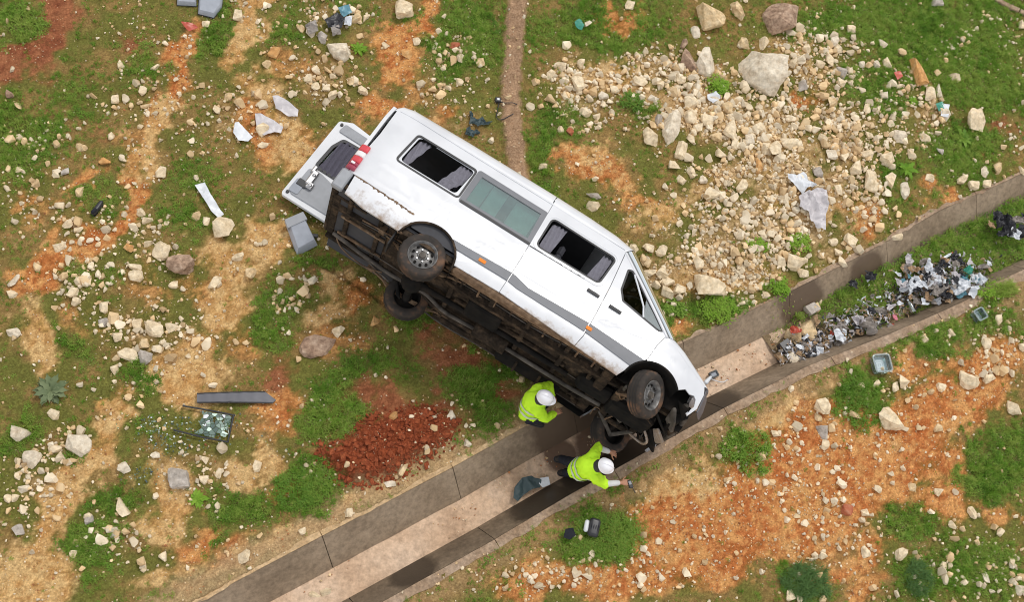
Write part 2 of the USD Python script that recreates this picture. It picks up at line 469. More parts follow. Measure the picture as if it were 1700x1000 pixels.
def strip(pts, w, weight):
    """a run of ellipses along a line"""
    pts = np.array(pts, float); out = []
    for a, b in zip(pts[:-1], pts[1:]):
        n = max(1, int(np.linalg.norm(b - a) / (w * .5)))
        for k in range(n + 1):
            p = a + (b - a) * k / n
            out.append((p[0], p[1], w * .62, w * .62, 0, weight))
    return out


TANS = (strip([(430, -10), (418, 40), (395, 85)], 46, 1) + strip([(405, 140), (450, 190), (490, 245)], 60, .8) + strip([(270, 190), (262, 215), (240, 300)], 42, .9)
        + strip([(430, 390), (375, 430), (345, 520), (325, 590), (318, 645)], 74, 1) + [(310, 615, 70, 55, -30, 1), (390, 500, 55, 50, 0, .9)] + strip([(205, 700), (165, 780), (110, 840), (60, 910), (15, 970)], 52, 1)
        + [(45, 960, 100, 80, 0, 1), (262, 830, 45, 50, 0, .9), (250, 880, 60, 30, 0, .8), (60, 570, 35, 70, 0, .8), (395, 790, 40, 22, 0, .8), (560, 470, 45, 35, 0, .8), (545, 515, 50, 28, -20, .9), (450, 770, 40, 30, 0, .7), (285, 960, 70, 25, -20, .7)]
        + strip([(320, 985), (430, 925), (540, 868), (640, 812), (740, 760)], 26, .8) + [(1000, 275, 85, 40, 20, .5), (1100, 370, 60, 35, 0, .8), (1180, 330, 70, 50, 0, .6), (1180, 460, 140, 45, -8, .8), (1330, 330, 90, 70, 0, .7), (1150, 180, 90, 60, 0, .7), (1000, 135, 90, 40, 10, .7), (1270, 260, 100, 60, 0, .6), (1310, 95, 60, 40, 0, .5)]
        + [(1090, 805, 60, 30, -25, .8), (1150, 790, 70, 25, -28, .8), (1300, 690, 90, 22, -28, .9)])
ORANGE = ([(1140, 850, 130, 80, -20, 1), (1240, 830, 120, 90, -20, 1), (1330, 740, 130, 60, -28, 1), (1380, 860, 130, 60, -20, .95), (1460, 790, 120, 60, -20, 1), (1110, 900, 110, 60, -20, 1), (1230, 930, 120, 40, -10, .9), (1560, 750, 50, 40, 0, .9), (230, 230, 60, 40, -40, .45), (330, 470, 60, 60, 0, .5), (150, 540, 60, 40, 0, .45), (90, 350, 60, 30, -20, .45), (480, 140, 60, 40, 30, .45), (560, 250, 60, 40, 0, .4), (250, 480, 50, 50, 0, .45), (700, 120, 40, 50, 0, .4), (190, 690, 40, 60, 30, .5), (560, 560, 60, 40, 0, .5)] + strip([(330, 45), (300, 110), (270, 175), (245, 270), (228, 350), (140, 405), (75, 450), (45, 480)], 42, .9) + [(655, 85, 60, 50, 0, .9), (640, 180, 55, 30, -20, .9)] + strip([(705, -5), (698, 60)], 38, .9)
          + [(150, 300, 45, 18, -15, .8), (55, 330, 40, 16, -15, .6), (740, 190, 34, 24, 0, .7), (420, 215, 60, 40, 25, .8), (500, 240, 40, 30, 0, .8), (600, 500, 42, 30, 0, .8), (465, 690, 60, 45, -30, .9), (400, 560, 50, 60, 30, .5), (400, 925, 60, 26, -20, .8), (320, 900, 50, 40, 0, .8), (460, 820, 40, 25, 0, .7)]
          + [(1000, 280, 80, 36, 20, .9), (950, 258, 60, 18, 0, .7), (1080, 345, 55, 30, 20, .7), (1322, 180, 40, 26, 0, .9), (1440, 352, 40, 24, 0, .8), (1135, 545, 30, 20, 0, .9), (1575, 320, 32, 30, 0, .8), (1030, 30, 42, 30, 0, .7)]
          + [(1310, 780, 150, 90, -25, 1), (1400, 820, 130, 90, -10, 1), (1250, 880, 150, 70, -10, .95), (1500, 720, 110, 75, -15, 1), (1590, 670, 120, 50, -15, .9), (1620, 620, 80, 40, 0, .8), (1660, 600, 60, 40, 0, .7), (1520, 620, 60, 30, 0, .8), (1100, 950, 130, 50, -8, .8), (900, 960, 90, 45, -20, .8), (1000, 960, 90, 50, 0, .9), (1420, 930, 120, 25, -20, .8), (1450, 960, 50, 26, -20, .7), (1560, 830, 60, 60, 0, .8), (1650, 855, 60, 22, 0, .6)])
REDS = (strip([(130, -20), (95, 55), (45, 95), (-10, 135)], 64, 1) + [(15, 140, 40, 25, 0, .9), (210, 60, 34, 24, 0, .6), (155, 235, 40, 30, 0, .4), (60, 130, 40, 30, 0, .6), (680, 668, 90, 34, 0, .9), (600, 715, 60, 30, -20, .7), (650, 720, 120, 60, -25, .6), (775, 590, 60, 34, 0, .8), (730, 540, 40, 40, 0, .6), (840, 640, 40, 24, 0, .8), (470, 620, 50, 40, 0, .7), (1570, 315, 30, 26, 0, .6), (1660, 215, 34, 34, 0, .7), (760, 560, 70, 40, 0, .5), (470, 655, 60, 30, -25, .6), (700, 715, 60, 30, -25, .8)]
        + [(1640, 230, 30, 50, 0, .5)])
LUSH = [(780, 60, 80, 80, 0, .9), (470, 50, 50, 50, 0, .7), (690, 45, 70, 40, 0, .5), (560, 690, 75, 50, -30, .9), (500, 815, 85, 50, -15, 1), (600, 640, 60, 40, -30, .7), (400, 850, 70, 38, 0, .9), (345, 905, 40, 30, 0, .7), (140, 920, 70, 60, 0, .9), (180, 860, 60, 40, 0, .7),
        (250, 640, 60, 45, 0, .7), (225, 700, 40, 60, 0, .5), (450, 520, 60, 75, 0, .8), (30, 40, 60, 60, 0, .9), (30, 240, 80, 70, 0, .7), (120, 150, 60, 50, -30, .5), (170, 330, 60, 40, 0, .5), (130, 470, 70, 40, 0, .5), (110, 590, 40, 50, 0, .6), (20, 720, 40, 50, 0, .7), (130, 760, 50, 50, 0, .5),
        (1000, 40, 140, 60, 0, .8), (930, 200, 50, 50, 0, .6), (890, 250, 40, 60, 0, .8), (1080, 170, 30, 30, 0, .7), (1400, 40, 150, 50, 0, .8), (1560, 70, 170, 110, 0, .95), (1450, 150, 90, 60, 0, .8), (1660, 160, 60, 60, 0, .9), (1600, 255, 70, 45, 0, .9), (1500, 300, 60, 30, 0, .7), (1190, 520, 60, 38, 0, 1), (1110, 510, 40, 20, 0, .8),
        (1420, 665, 52, 52, 0, 1), (1248, 752, 46, 40, 0, 1), (1645, 775, 95, 62, -20, 1), (1510, 872, 70, 48, 0, .95), (1430, 835, 40, 20, 0, .6), (1000, 890, 85, 50, -10, 1), (1340, 965, 60, 36, 0, .95), (1640, 560, 80, 42, 0, .8), (1540, 570, 70, 40, 0, .9), (1590, 640, 60, 30, 0, .7), (1620, 950, 100, 60, 0, .85), (1540, 970, 60, 40, 0, .8), (860, 985, 60, 26, -20, .7), (1640, 440, 90, 40, -15, 1),
        (800, 640, 60, 60, 0, .9), (700, 490, 60, 60, 0, .6), (830, 590, 50, 50, 0, .9), (800, 690, 50, 30, -20, .7), (320, 370, 60, 30, 0, .6), (370, 545, 26, 26, 0, .6), (640, 600, 60, 40, 0, .6), (520, 420, 50, 30, 0, .6), (620, 260, 60, 40, 0, .3), (330, 300, 50, 40, 0, .6), (900, 330, 40, 50, 0, .9), (560, 10, 60, 30, 0, .5), (240, 100, 60, 60, 0, .5), (370, 60, 30, 60, 0, .7)]
BARE_NO = []
RUBBLE = [(1400, 150, 90, 60, 20, .6), (1470, 180, 80, 60, 0, .6), (1420, 320, 60, 50, 0, .7), (1300, 200, 80, 60, 0, .8), (1540, 200, 60, 40, 0, .5), (1570, 60, 120, 50, 0, .22), (1150, 175, 90, 70, 20, 1), (1240, 240, 110, 90, 20, .9), (1080, 130, 80, 50, 0, .7), (970, 130, 80, 50, 20, .7), (1190, 440, 150, 62, 0, 1), (1110, 460, 80, 50, 0, 1), (1330, 300, 100, 90, 0, 1), (1400, 250, 90, 60, 0, .85), (960, 165, 60, 60, 0, .6), (1350, 90, 80, 60, 0, .6), (1490, 235, 90, 60, 0, .6), (1230, 340, 110, 80, 30, .9), (1290, 400, 100, 70, 0, .9),
          (60, 800, 70, 65, 0, .55), (555, 40, 60, 45, 0, .6), (250, 560, 90, 70, 0, .5), (130, 480, 60, 60, 0, .5), (745, 120, 40, 55, 0, .6), (480, 500, 40, 50, 0, .5), (380, 200, 50, 50, 0, .4), (540, 150, 60, 40, 0, .45), (1580, 940, 100, 60, 0, .3), (1660, 960, 60, 50, 0, .45), (800, 740, 60, 26, -30, .4), (240, 410, 60, 40, 0, .45), (200, 900, 50, 60, 0, .5), (330, 790, 60, 50, 0, .4), (730, 200, 60, 40, 0, .4), (90, 760, 70, 50, 0, .5),
          (1310, 780, 180, 90, -25, .2), (1500, 700, 150, 70, -15, .18), (1060, 930, 120, 60, 0, .2), (1200, 850, 120, 70, 0, .2), (1400, 900, 100, 60, 0, .2), (930, 950, 100, 40, 0, .45), (780, 210, 50, 60, 0, .3), (1440, 420, 60, 40, 0, .5), (1640, 610, 60, 50, 0, .4), (230, 170, 100, 60, 0, .25), (170, 390, 120, 60, 0, .3), (70, 260, 80, 60, 0, .2)]
RED_HEAP = Polygon([at(u, v)[:2] for u, v in [(512, 752), (560, 735), (600, 700), (650, 690), (690, 668), (735, 680), (765, 700), (745, 735), (700, 765), (668, 790), (640, 800), (590, 812), (555, 785)]])
BERM = np.array([at(u, v)[:2] for u, v in [(866, -420), (862, -120), (858, 10), (853, 70), (848, 150), (851, 210), (860, 290), (875, 350)]])


def terrain(xy, ditch=True):
    xy = np.atleast_2d(xy)
    S, O = ditch_coords(xy)
    w = widen(S)
    far = np.abs(xy).max(1)
    p3 = np.c_[xy, np.zeros(len(xy))]
    z = (meshkit.fbm(p3 * .45, 3, 3) - .5) * .16 + (meshkit.fbm(p3 * 2.2 + 9, 3, 5) - .5) * .06 + (meshkit.fbm(p3 * 9.0 + 3, 2, 6) - .5) * .022
    z += smooth01(25, 140, far) * (meshkit.fbm(p3 * .012 + 5, 3, 8) - .35) * 24
    # calm under the van and towards the ditch
    vx = (xy - np.array([-.6, -.3])) @ np.array([.872, -.489]); vy = (xy - np.array([-.6, -.3])) @ np.array([.489, .872])
    z = np.where((np.abs(vx + .3) < 3.6) & (vy > -.6) & (vy < 2.0), np.minimum(z, 0) * .5 - .02, z)
    near = np.minimum(np.abs(O - .0), np.abs(O - 1.37)) * w
    inside = (O > -.03) & (O < 1.25)
    k = np.where(inside, 0, smooth01(.15, 1.0, np.where(O < 0, -O - .03, O - 1.25) * w))
    z = z * k - .010 * (1 - k) * (meshkit.fbm(p3 * 4 + 2, 3, 91) * 2.2 - .35)
    uv = proj(p3)
    z += .10 * blobs(uv, [(1150, 180, 130, 80, 20, .6), (1300, 300, 150, 100, 0, .6), (1180, 440, 140, 60, 0, .8)]) * k
    # dug red heap
    dist = np.array([RED_HEAP.exterior.distance(Point(q)) * (1 if RED_HEAP.contains(Point(q)) else -1) if (-4.5 < q[0] < 1 and -4 < q[1] < 0) else -1 for q in xy])
    z += np.where(dist > 0, .16 * smooth01(0, .25, dist) * (.6 + .9 * meshkit.fbm(p3 * 6, 3, 12)), 0)
    # low berm
    bd = np.full(len(xy), 9.0)
    for a, b in zip(BERM[:-1], BERM[1:]):
        d = b - a; l = np.linalg.norm(d); d = d / l
        q = xy - a; s = np.clip(q @ d, 0, l)
        bd = np.minimum(bd, np.linalg.norm(q - s[:, None] * d, axis=1))
    z += .07 * (1 - smooth01(.10, .24, bd)) * k
    if ditch:
        prof = np.interp(O, [a for a, b in PROFILE], [b for a, b in PROFILE], left=0, right=0)
        z = np.where(inside, prof - .07, z)
    return z, uv, O, S, dist, bd


def gz(x, y):
    return float(terrain([[x, y]])[0][0])


def ground_at(u, v):
    """where the line of sight of photograph point (u, v) meets the ground"""
    z = 0.0
    for _ in range(4):
        p = at(u, v, z)
        z = gz(p[0], p[1])
    return np.array([p[0], p[1], z])


# ------------------------------------------------------------------ ground sheet
def axis(lo, hi, step, end):
    mid = list(np.arange(lo, hi + step / 2, step))
    up, d = [mid[-1]], step
    while up[-1] < end:
        d *= 1.16; up.append(up[-1] + d)
    dn, d = [mid[0]], step
    while dn[-1] > -end:
        d *= 1.16; dn.append(dn[-1] - d)
    return np.array(dn[:0:-1] + mid + up[1:])


gx, gy = axis(-8.8, 10.6, .036, 170), axis(-5.6, 7.6, .036, 170)
X, Y = np.meshgrid(gx, gy)
gxy = np.c_[X.ravel(), Y.ravel()]
GZ, GUV, GO, GS, GHEAP, GBERM = terrain(gxy)
nx_, ny_ = len(gx), len(gy)
ii = (np.arange(ny_ - 1)[:, None] * nx_ + np.arange(nx_ - 1)[None]).ravel()
gf = np.c_[ii, ii + 1, ii + nx_ + 1, ii + nx_]
p3 = np.c_[gxy, np.zeros(len(gxy))]


def masks(xy, uv):
    p = np.c_[xy, np.zeros(len(xy))]
    wu = np.c_[meshkit.fbm(p * 1.3 + 40, 4, 21) - .5, meshkit.fbm(p * 1.3 + 80, 4, 22) - .5] * 90
    wu += np.c_[meshkit.fbm(p * 6 + 40, 2, 23) - .5, meshkit.fbm(p * 6 + 80, 2, 24) - .5] * 34
    q = uv + wu
    inside = ((uv[:, 0] > -150) & (uv[:, 0] < 1850) & (uv[:, 1] > -150) & (uv[:, 1] < 1150))
    t, o, r, l, rb = (np.zeros(len(xy)) for _ in range(5))
    qi = q[inside]
    t[inside], o[inside], r[inside], l[inside], rb[inside] = blobs(qi, TANS), blobs(qi, ORANGE), blobs(qi, REDS), blobs(qi, LUSH), blobs(qi, RUBBLE)
    edge = 1 - smooth01(-20, 140, np.minimum.reduce([uv[:, 0] + 130, 1830 - uv[:, 0], uv[:, 1] + 130, 1130 - uv[:, 1]]))
    n = meshkit.fbm(p * .5 + 7, 4, 31)
    t = np.maximum(t, edge * smooth01(.52, .6, n) * .9); l = np.maximum(l, edge * smooth01(.5, .4, n) * .8)
    o = np.maximum(o, edge * smooth01(.58, .66, meshkit.fbm(p * .4 + 17, 4, 32)))
    return t, o, r, l, rb


gt, go, gr, gl, grb = masks(gxy, GUV)
nz1 = meshkit.fbm(p3 * 3.1, 4, 41); nz2 = meshkit.fbm(p3 * 11.0, 3, 42); nz3 = meshkit.fbm(p3 * 26.0, 2, 43)
COL = np.empty((len(gxy), 3))
olive, brown = np.array([.165, .165, .038]), np.array([.29, .19, .068])
COL[:] = olive + (brown - olive) * smooth01(.35, .65, nz1)[:, None]


def paint(mask, col, col2):
    global COL
    m = smooth01(.22, .78, mask + (nz1 - .5) * .7 + (nz2 - .5) * .55 + (nz3 - .5) * .3) * (mask > .02)
    m = m[:, None]
    c = np.array(col) + (np.array(col2) - np.array(col)) * smooth01(.36, .64, nz1 * .35 + nz2 * .4 + nz3 * .25)[:, None]
    COL = COL * (1 - m) + c * m


paint(gl * .9, (.10, .14, .024), (.15, .175, .04))
paint(gr, (.26, .085, .040), (.35, .14, .065))
paint(go, (.48, .150, .044), (.65, .335, .12))
paint(gt, (.54, .29, .10), (.68, .46, .21))
paint(grb * .55, (.42, .27, .12), (.56, .40, .21))
heap = np.clip(GHEAP / .12 + (nz2 - .5) * 1.5, 0, 1)[:, None] * (GHEAP > -.05)[:, None]
COL = COL * (1 - heap) + np.array([.27, .066, .026]) * heap * (.7 + .6 * nz3[:, None])
bm = (1 - smooth01(.13, .19, GBERM + (nz2 - .5) * .12))[:, None]
COL = COL * (1 - bm) + np.array([.38, .245, .15]) * (.75 + .5 * nz2[:, None]) * bm
dust = ((1 - smooth01(.05, .45, np.abs(GO + .12) + (nz1 - .5) * .5)) * (GO < .05) * smooth01(-2.5, -.8, -gxy[:, 0] * .0 - gxy[:, 0]))[:, None] * .8
COL = COL * (1 - dust) + np.array([.48, .33, .18]) * dust
dust2 = ((1 - smooth01(.0, .35, np.abs(GO - 1.45) + (nz1 - .5) * .5)) * (GO > 1.3))[:, None] * .6
COL = COL * (1 - dust2) + np.array([.46, .28, .15]) * dust2
COL *= (.70 + .60 * nz3)[:, None]
grass_d = smooth01(.25, .80, .55 + .55 * gl - .92 * np.maximum.reduce([gt, go, gr * .9, grb * .72]) + (nz1 - .5) * 1.1 + (nz2 - .5) * .8) * (.5 + .5 * np.clip(gl * 1.3, 0, 1))
grass_d = np.where((GO > -.03) & (GO < 1.33), 0, grass_d) * (GBERM > .16) * (GHEAP < .02)

g_mat = usdkit.material(stage, '/World/Looks/ground_look', {
    'a': ('attribute', {'attribute': 'soil'}), 'geo': ('geometry', {}),
    'n': ('noise_texture', {'scale': 38.0, 'detail': 6.0, 'roughness': .7}),
    'v': ('voronoi_texture', {'scale': 27.0}), 'vr': ('rgb_ramp', {'ramp': [(0., (1.32, 1.29, 1.22)), (.3, (1.0, 1.0, 1.0)), (.7, (.84, .80, .76))]}),
    'm1': ('mix_color', {'blend_type': 'multiply', 'fac': .8, 'use_clamp': False}),
    'nr': ('rgb_ramp', {'ramp': [(.3, (.62, .58, .54)), (.7, (1.42, 1.44, 1.46))]}),
    'm2': ('mix_color', {'blend_type': 'multiply', 'fac': .9, 'use_clamp': False}),
    'b': ('bump', {'strength': .9, 'distance': .045}),
    'p': ('principled_bsdf', {'roughness': .95, 'specular_ior_level': .15})},
    [('geo.position', 'n.vector'), ('geo.position', 'v.vector'), ('a.color', 'm1.a'), ('v.distance', 'vr.fac'), ('vr.color', 'm1.b'), ('m1.result', 'm2.a'), ('n.fac', 'nr.fac'), ('nr.color', 'm2.b'),
     ('m2.result', 'p.base_color'), ('n.fac', 'b.height'), ('b.normal', 'p.normal')], surface='p.BSDF')
MATS['ground_look'] = g_mat
gv = np.c_[gxy, GZ]
ground = usdkit.mesh(stage, '/World/ground', (gv, gf), g_mat, smooth=True)
UsdGeom.PrimvarsAPI(ground).CreatePrimvar('soil', Sdf.ValueTypeNames.Color3fArray, 'vertex').Set(Vt.Vec3fArray.FromNumpy(np.clip(COL, 0, .8).astype(np.float32)))
keys(ground.GetPrim(), label='sloping ground of bare tan and orange soil between olive grass', kind='structure')


# ------------------------------------------------------------------ the concrete drainage ditch
def ditch_point(s, o):
    """world xy at distance s along the lip, offset o"""
    i = int(np.clip(np.searchsorted(CUM, s) - 1, 0, len(SEG) - 1))
    d = SEG[i] / SEGL[i]
    # blend the normal near the corners
    nrm = np.array([d[1], -d[0]])
    t = (s - CUM[i]) / SEGL[i]
    if t > .5 and i < len(SEG) - 1:
        e = SEG[i + 1] / SEGL[i + 1]; n2 = np.array([e[1], -e[0]]); nrm = nrm * (1.5 - t) + n2 * (t - .5)
    elif t < .5 and i > 0:
        e = SEG[i - 1] / SEGL[i - 1]; n2 = np.array([e[1], -e[0]]); nrm = nrm * (.5 + t) + n2 * (.5 - t)
    nrm /= np.linalg.norm(nrm)
    return LIP[i] + d * (s - CUM[i]) + nrm * o * float(widen(s))


def slab(s0, s1, prof, thick, seed, wob=.004, rag=0.0):
    """a cast slab between two distances along the ditch; prof: (offset, height) across its face"""
    ss = np.linspace(s0, s1, max(2, int((s1 - s0) / .12) + 1))
    P = []
    prof = np.array(prof, float)
    fine = []
    for a, b in zip(prof[:-1], prof[1:]):
        for k in range(4):
            fine.append(a + (b - a) * k / 4)
    fine.append(prof[-1])
    prof = np.array(fine)
    V = []
    for s in ss:
        for o, z in prof:
            if rag and (o < -.02 or o > 1.22):
                o += rag * (meshkit.fbm(np.array([[s * 5, seed, o]]), 3)[0] - .5)
            x, y = ditch_point(s, o)
            h = (meshkit.noise(np.array([[x * 3, y * 3, seed]]))[0] - .5) * 2 * wob
            V.append((x, y, z + h))
        for o, z in prof[::-1]:
            x, y = ditch_point(s, o)
            V.append((x, y, z - thick))
    m = 2 * len(prof)
    Fc = []
    for i in range(len(ss) - 1):
        for k in range(m):
            a, b = i * m + k, i * m + (k + 1) % m
            Fc += [[a, b, b + m], [a, b + m, a + m]]
    for i, flip in ((0, False), (len(ss) - 1, True)):
        for k in range(len(prof) - 1):
            q = [i * m + k, i * m + k + 1, i * m + m - 2 - k, i * m + m - 1 - k]
            q = q[::-1] if not flip else q
            Fc += [[q[0], q[1], q[2]], [q[0], q[2], q[3]]]
    return np.array(V), np.array(Fc)


ditch = thing('drainage_ditch', label='concrete lined drainage ditch running diagonally under the van', kind='structure')
SJ = [CUM[2] + 2.12 * k for k in range(-5, 12)]
for a, b in zip(SJ[:-1], SJ[1:]):
    sd = rnd.random() * 50
    g = .006
    if a > CUM[-1] or b > CUM[-1] + .5:
        continue
    obj('bank_slab', slab(a + g, b - g, [(0.0, -.004), (.40, -.5)], .05, sd, .012), MATS['concrete'], ditch)
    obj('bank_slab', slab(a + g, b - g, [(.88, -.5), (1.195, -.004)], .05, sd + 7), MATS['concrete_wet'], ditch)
    obj('rim_strip', slab(a + g, b - g, [(-.07, -.012), (-.004, .004)], .06, 5.0, .012, .14), MATS['rim_dust' if a < CUM[4] - .5 else 'concrete_rim'], ditch)
    obj('kerb', slab(a + g, b - g, [(1.20, .010), (1.34, .004)], .08, 6.0, .016, .12), MATS['concrete_rim'], ditch)

obj('silt_bed', slab(SJ[0] + .01, CUM[6] + .5, [(.395, -.506), (.52, -.496), (.76, -.498), (.885, -.506)], .05, 3.0, .012), MATS['silt'], ditch, label='pale dusty silt lying along the ditch floor')

# soil that has filled the far end of the ditch
sF = np.arange(CUM[6] - .15, CUM[-1] + .4, .09)
oF = np.linspace(.30, 1.04, 16)
V = []
for s in sF:
    rise = float(smooth01(CUM[6] - .2, CUM[6] + 2.2, s))
    for o in oF:
        x, y = ditch_point(s, o)
        n = meshkit.fbm(np.array([[x * 3, y * 3, 1.0]]), 3, 77)[0] - .5
        V.append((x, y, -.49 + .24 * rise + .16 * n - .30 * max(0, abs(o - .66) - .3)))
kk = len(oF)
Fc = [[i * kk + j, i * kk + j + 1, (i + 1) * kk + j + 1, (i + 1) * kk + j] for i in range(len(sF) - 1) for j in range(kk - 1)]
fillV = np.array(V)
obj('soil_fill', (fillV, np.array(Fc)[:, ::-1]), MATS['fill_soil'], smooth=True, label='dark soil silted up in the ditch beneath the rubbish', kind='structure')

# a smaller channel crossing the top right corner
cA, cB = at(1560, -52)[:2], at(1820, 96)[:2]
cd = (cB - cA); cl = np.linalg.norm(cd); cd /= cl
cn = np.array([cd[1], -cd[0]]) * -1
chan = thing('corner_channel', label='narrow concrete channel cutting across the top right corner of the picture', kind='structure')
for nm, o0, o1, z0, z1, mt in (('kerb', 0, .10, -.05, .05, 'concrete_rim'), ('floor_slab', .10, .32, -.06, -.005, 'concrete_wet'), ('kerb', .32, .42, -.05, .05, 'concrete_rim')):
    for k in range(2):
        a, b = cl * k / 2 + .01, cl * (k + 1) / 2 - .01
        m = box_m(a, b, o0, o1, z0, z1, .012).refine_to_length(.15)
        v, f = arr(m)
        base = cA
        w3 = np.c_[base + v[:, :1] * cd + v[:, 1:2] * cn, v[:, 2]]
        w3[:, 2] += terrain(w3[:, :2])[0]
        w3[:, 2] += .012 * (meshkit.noise(w3 * 4) - .5)
        obj(nm, (w3, f), MATS[mt], chan)

# ------------------------------------------------------------------ the overturned minibus (built upright in its own axes: x forward, y left, z up; it lies on its left side)
VAN_ROT = np.array([[0.87212708, -0.02938554, 0.4883962], [-0.48921751, -0.03649315, 0.871398], [-0.00778339, -0.99890177, -0.04620258]])
VAN_POS = np.array([1.31788127, -2.25863699, 0.97373461])
van = thing('minibus', 'white minibus lying on its left side across the ditch with muddy underside showing', 'minibus', loc=VAN_POS, rot=VAN_ROT)


def half_width(X, Z):
    X, Z = np.asarray(X, float), np.asarray(Z, float)
    w = .99 - .115 * (np.clip(Z - 1.2, 0, 2) / .9) ** 1.3
    w -= .045 * (np.clip(.62 - Z, 0, 1) / .25) ** 2 * .5
    w += .010 * np.exp(-((Z - 1.13) / .06) ** 2)
    w -= .012 * np.exp(-((Z - .86) / .05) ** 2)
    w -= .11 * (np.clip(X + .15, 0, 2) / .9) ** 2
    w -= .05 * (np.clip(-4.75 - X, 0, 2) / .4) ** 2
    return w


def panel(poly, off=0.0, th=.02, side=-1, edge=.09):
    """sheet of the body side: the polygon is in (x, z) and follows the body's curve, off metres proud of it"""
    man = poly_cs(poly).extrude(th).refine_to_length(edge)
    v, f = arr(man)
    y = half_width(v[:, 0], v[:, 1]) + off - th + v[:, 2] + .012 * (meshkit.fbm(np.c_[v[:, 0] * 1.6, v[:, 1] * 2.6, np.full(len(v), 4.0)], 3, 15) - .5)
    out = np.c_[v[:, 0], side * y, v[:, 1]]
    return out, (f[:, ::-1] if side > 0 else f)[:, [0, 2, 1]] if False else _orient(out, f)


def _orient(v, f):
    t = trimesh.Trimesh(v, f, process=False)
    return f[:, ::-1] if t.volume < 0 else f


def arch(cx, cz, r, n=20):
    return Polygon([(cx + r * math.cos(a), cz + r * math.sin(a)) for a in np.linspace(0, 2 * PI, n * 2, endpoint=False)])


RW, FW = (-3.60, .31), (.03, .31)
REAR_ARCH, FRONT_ARCH = arch(-3.61, .32, .44), arch(.03, .30, .42)
win_rear = rounded([(-4.68, 1.33), (-4.63, 1.94), (-3.625, 1.94), (-3.625, 1.32)], .06)
win_mid = rounded([(-3.60, 1.30), (-3.60, 1.95), (-2.455, 1.93), (-2.42, 1.285)], .03)
win_slide = rounded([(-2.355, 1.325), (-2.355, 1.915), (-1.255, 1.88), (-1.30, 1.325)], .08)
win_front = rounded([(-1.05, 1.82), (-1.00, 1.45), (-.90, 1.29), (-.25, 1.17), (-.17, 1.21), (-.42, 1.42), (-.68, 1.62), (-.98, 1.85)], .03)
side_rear = Polygon([(-5.12, .80), (-4.03, .73), (-3.9, .38), (-2.432, .40), (-2.425, .8), (-2.43, 1.3), (-2.455, 2.16), (-5.1, 2.16), (-5.08, 1.6)])
slide_door = Polygon([(-2.432, .40), (-1.165, .31), (-1.13, .5), (-1.13, .8), (-1.15, 1.4), (-1.20, 2.09), (-2.455, 2.14), (-2.43, 1.3), (-2.425, .8)])
front_door = Polygon([(-1.162, .31), (-.46, .26), (-.33, .52), (-.20, .70), (-.17, 1.0), (-.12, 1.17), (-.30, 1.34), (-.68, 1.655), (-1.05, 1.97), (-1.195, 2.07), (-1.148, 1.4), (-1.128, .8), (-1.128, .5)])
fender = Polygon([(-.20, .70), (-.17, 1.0), (-.12, 1.165), (.10, 1.09), (.36, .97), (.55, .90), (.70, .86), (.745, .74), (.745, .50), (.67, .33), (.63, .36), (.69, .50), (.665, .60), (.62, .635), (.55, .61), (.47, .64), (.40, .58), (.3, .5), (-.2, .5)])
GAP = .0032
side_rear_p = side_rear.difference(REAR_ARCH).difference(win_rear).difference(win_mid)
pw = MATS['white_paint']
obj('side_panel', panel(side_rear_p.buffer(-GAP)), pw, van)
low = Polygon([(-5.0, .775), (-3.99, .722), (-3.98, .60), (-4.06, .39), (-4.66, .40), (-4.97, .46)]).difference(REAR_ARCH)
obj('lower_side_panel', panel(low, .018, .03), MATS['white_dirty'], van, label='muddy lower rear side panel')
mud_r = np.random.default_rng(8)
mx = np.linspace(-5.0, -4.0, 60)
m_up = .772 - .052 * (mx + 5) + .003 + .020 * mud_r.random(60) * (meshkit.fbm(np.c_[mx * 9, 0 * mx, 0 * mx], 2, 3) > .42)
m_lo = .772 - .052 * (mx + 5) - .004 - .030 * mud_r.random(60) ** 2
mud_ = list(zip(mx, m_up)) + list(zip(mx[::-1], m_lo[::-1]))
obj('mud_crust', panel(Polygon(mud_).buffer(0), .021, .008, edge=.04), MATS['under_rust'], van, label='crust of brown mud and rust along the rear seam')
sd_p = obj('sliding_door', panel(slide_door.difference(win_slide).buffer(-GAP), .006), pw, van)
fd_p = obj('front_door', panel(front_door.difference(win_front).difference(FRONT_ARCH).buffer(-GAP), .004), pw, van)
obj('fender', panel(fender.difference(FRONT_ARCH).buffer(-GAP)), pw, van)
# wheel arch lips
for (cx, cz, r, a0, a1) in ((-3.61, .32, .44, -5, 172), (.03, .30, .42, 35, 172)):
    ang = np.radians(np.linspace(a0, a1, 26))
    pth = np.array([(cx + (r + .004) * math.cos(a), -(half_width(cx + r * math.cos(a), cz + r * math.sin(a)) + .004), cz + (r + .004) * math.sin(a)) for a in ang])
    obj('wheel_arch_lip', tube(pth, .017, 6), MATS['under_black' if cx > -1 else 'underbody'], van, smooth=True)
    pth2 = np.array([(cx + r * math.cos(a), cz + r * math.sin(a)) for a in ang])
    n = len(pth2)
    V = np.vstack([np.c_[pth2[:, 0], np.full(n, -.97), pth2[:, 1]], np.c_[pth2[:, 0], np.full(n, -.50), pth2[:, 1]]])
    Fq = np.array([[i, i + 1, n + i + 1, n + i] for i in range(n - 1)])
    obj('wheel_arch_liner', (V, Fq), MATS['under_black'], van, smooth=True)

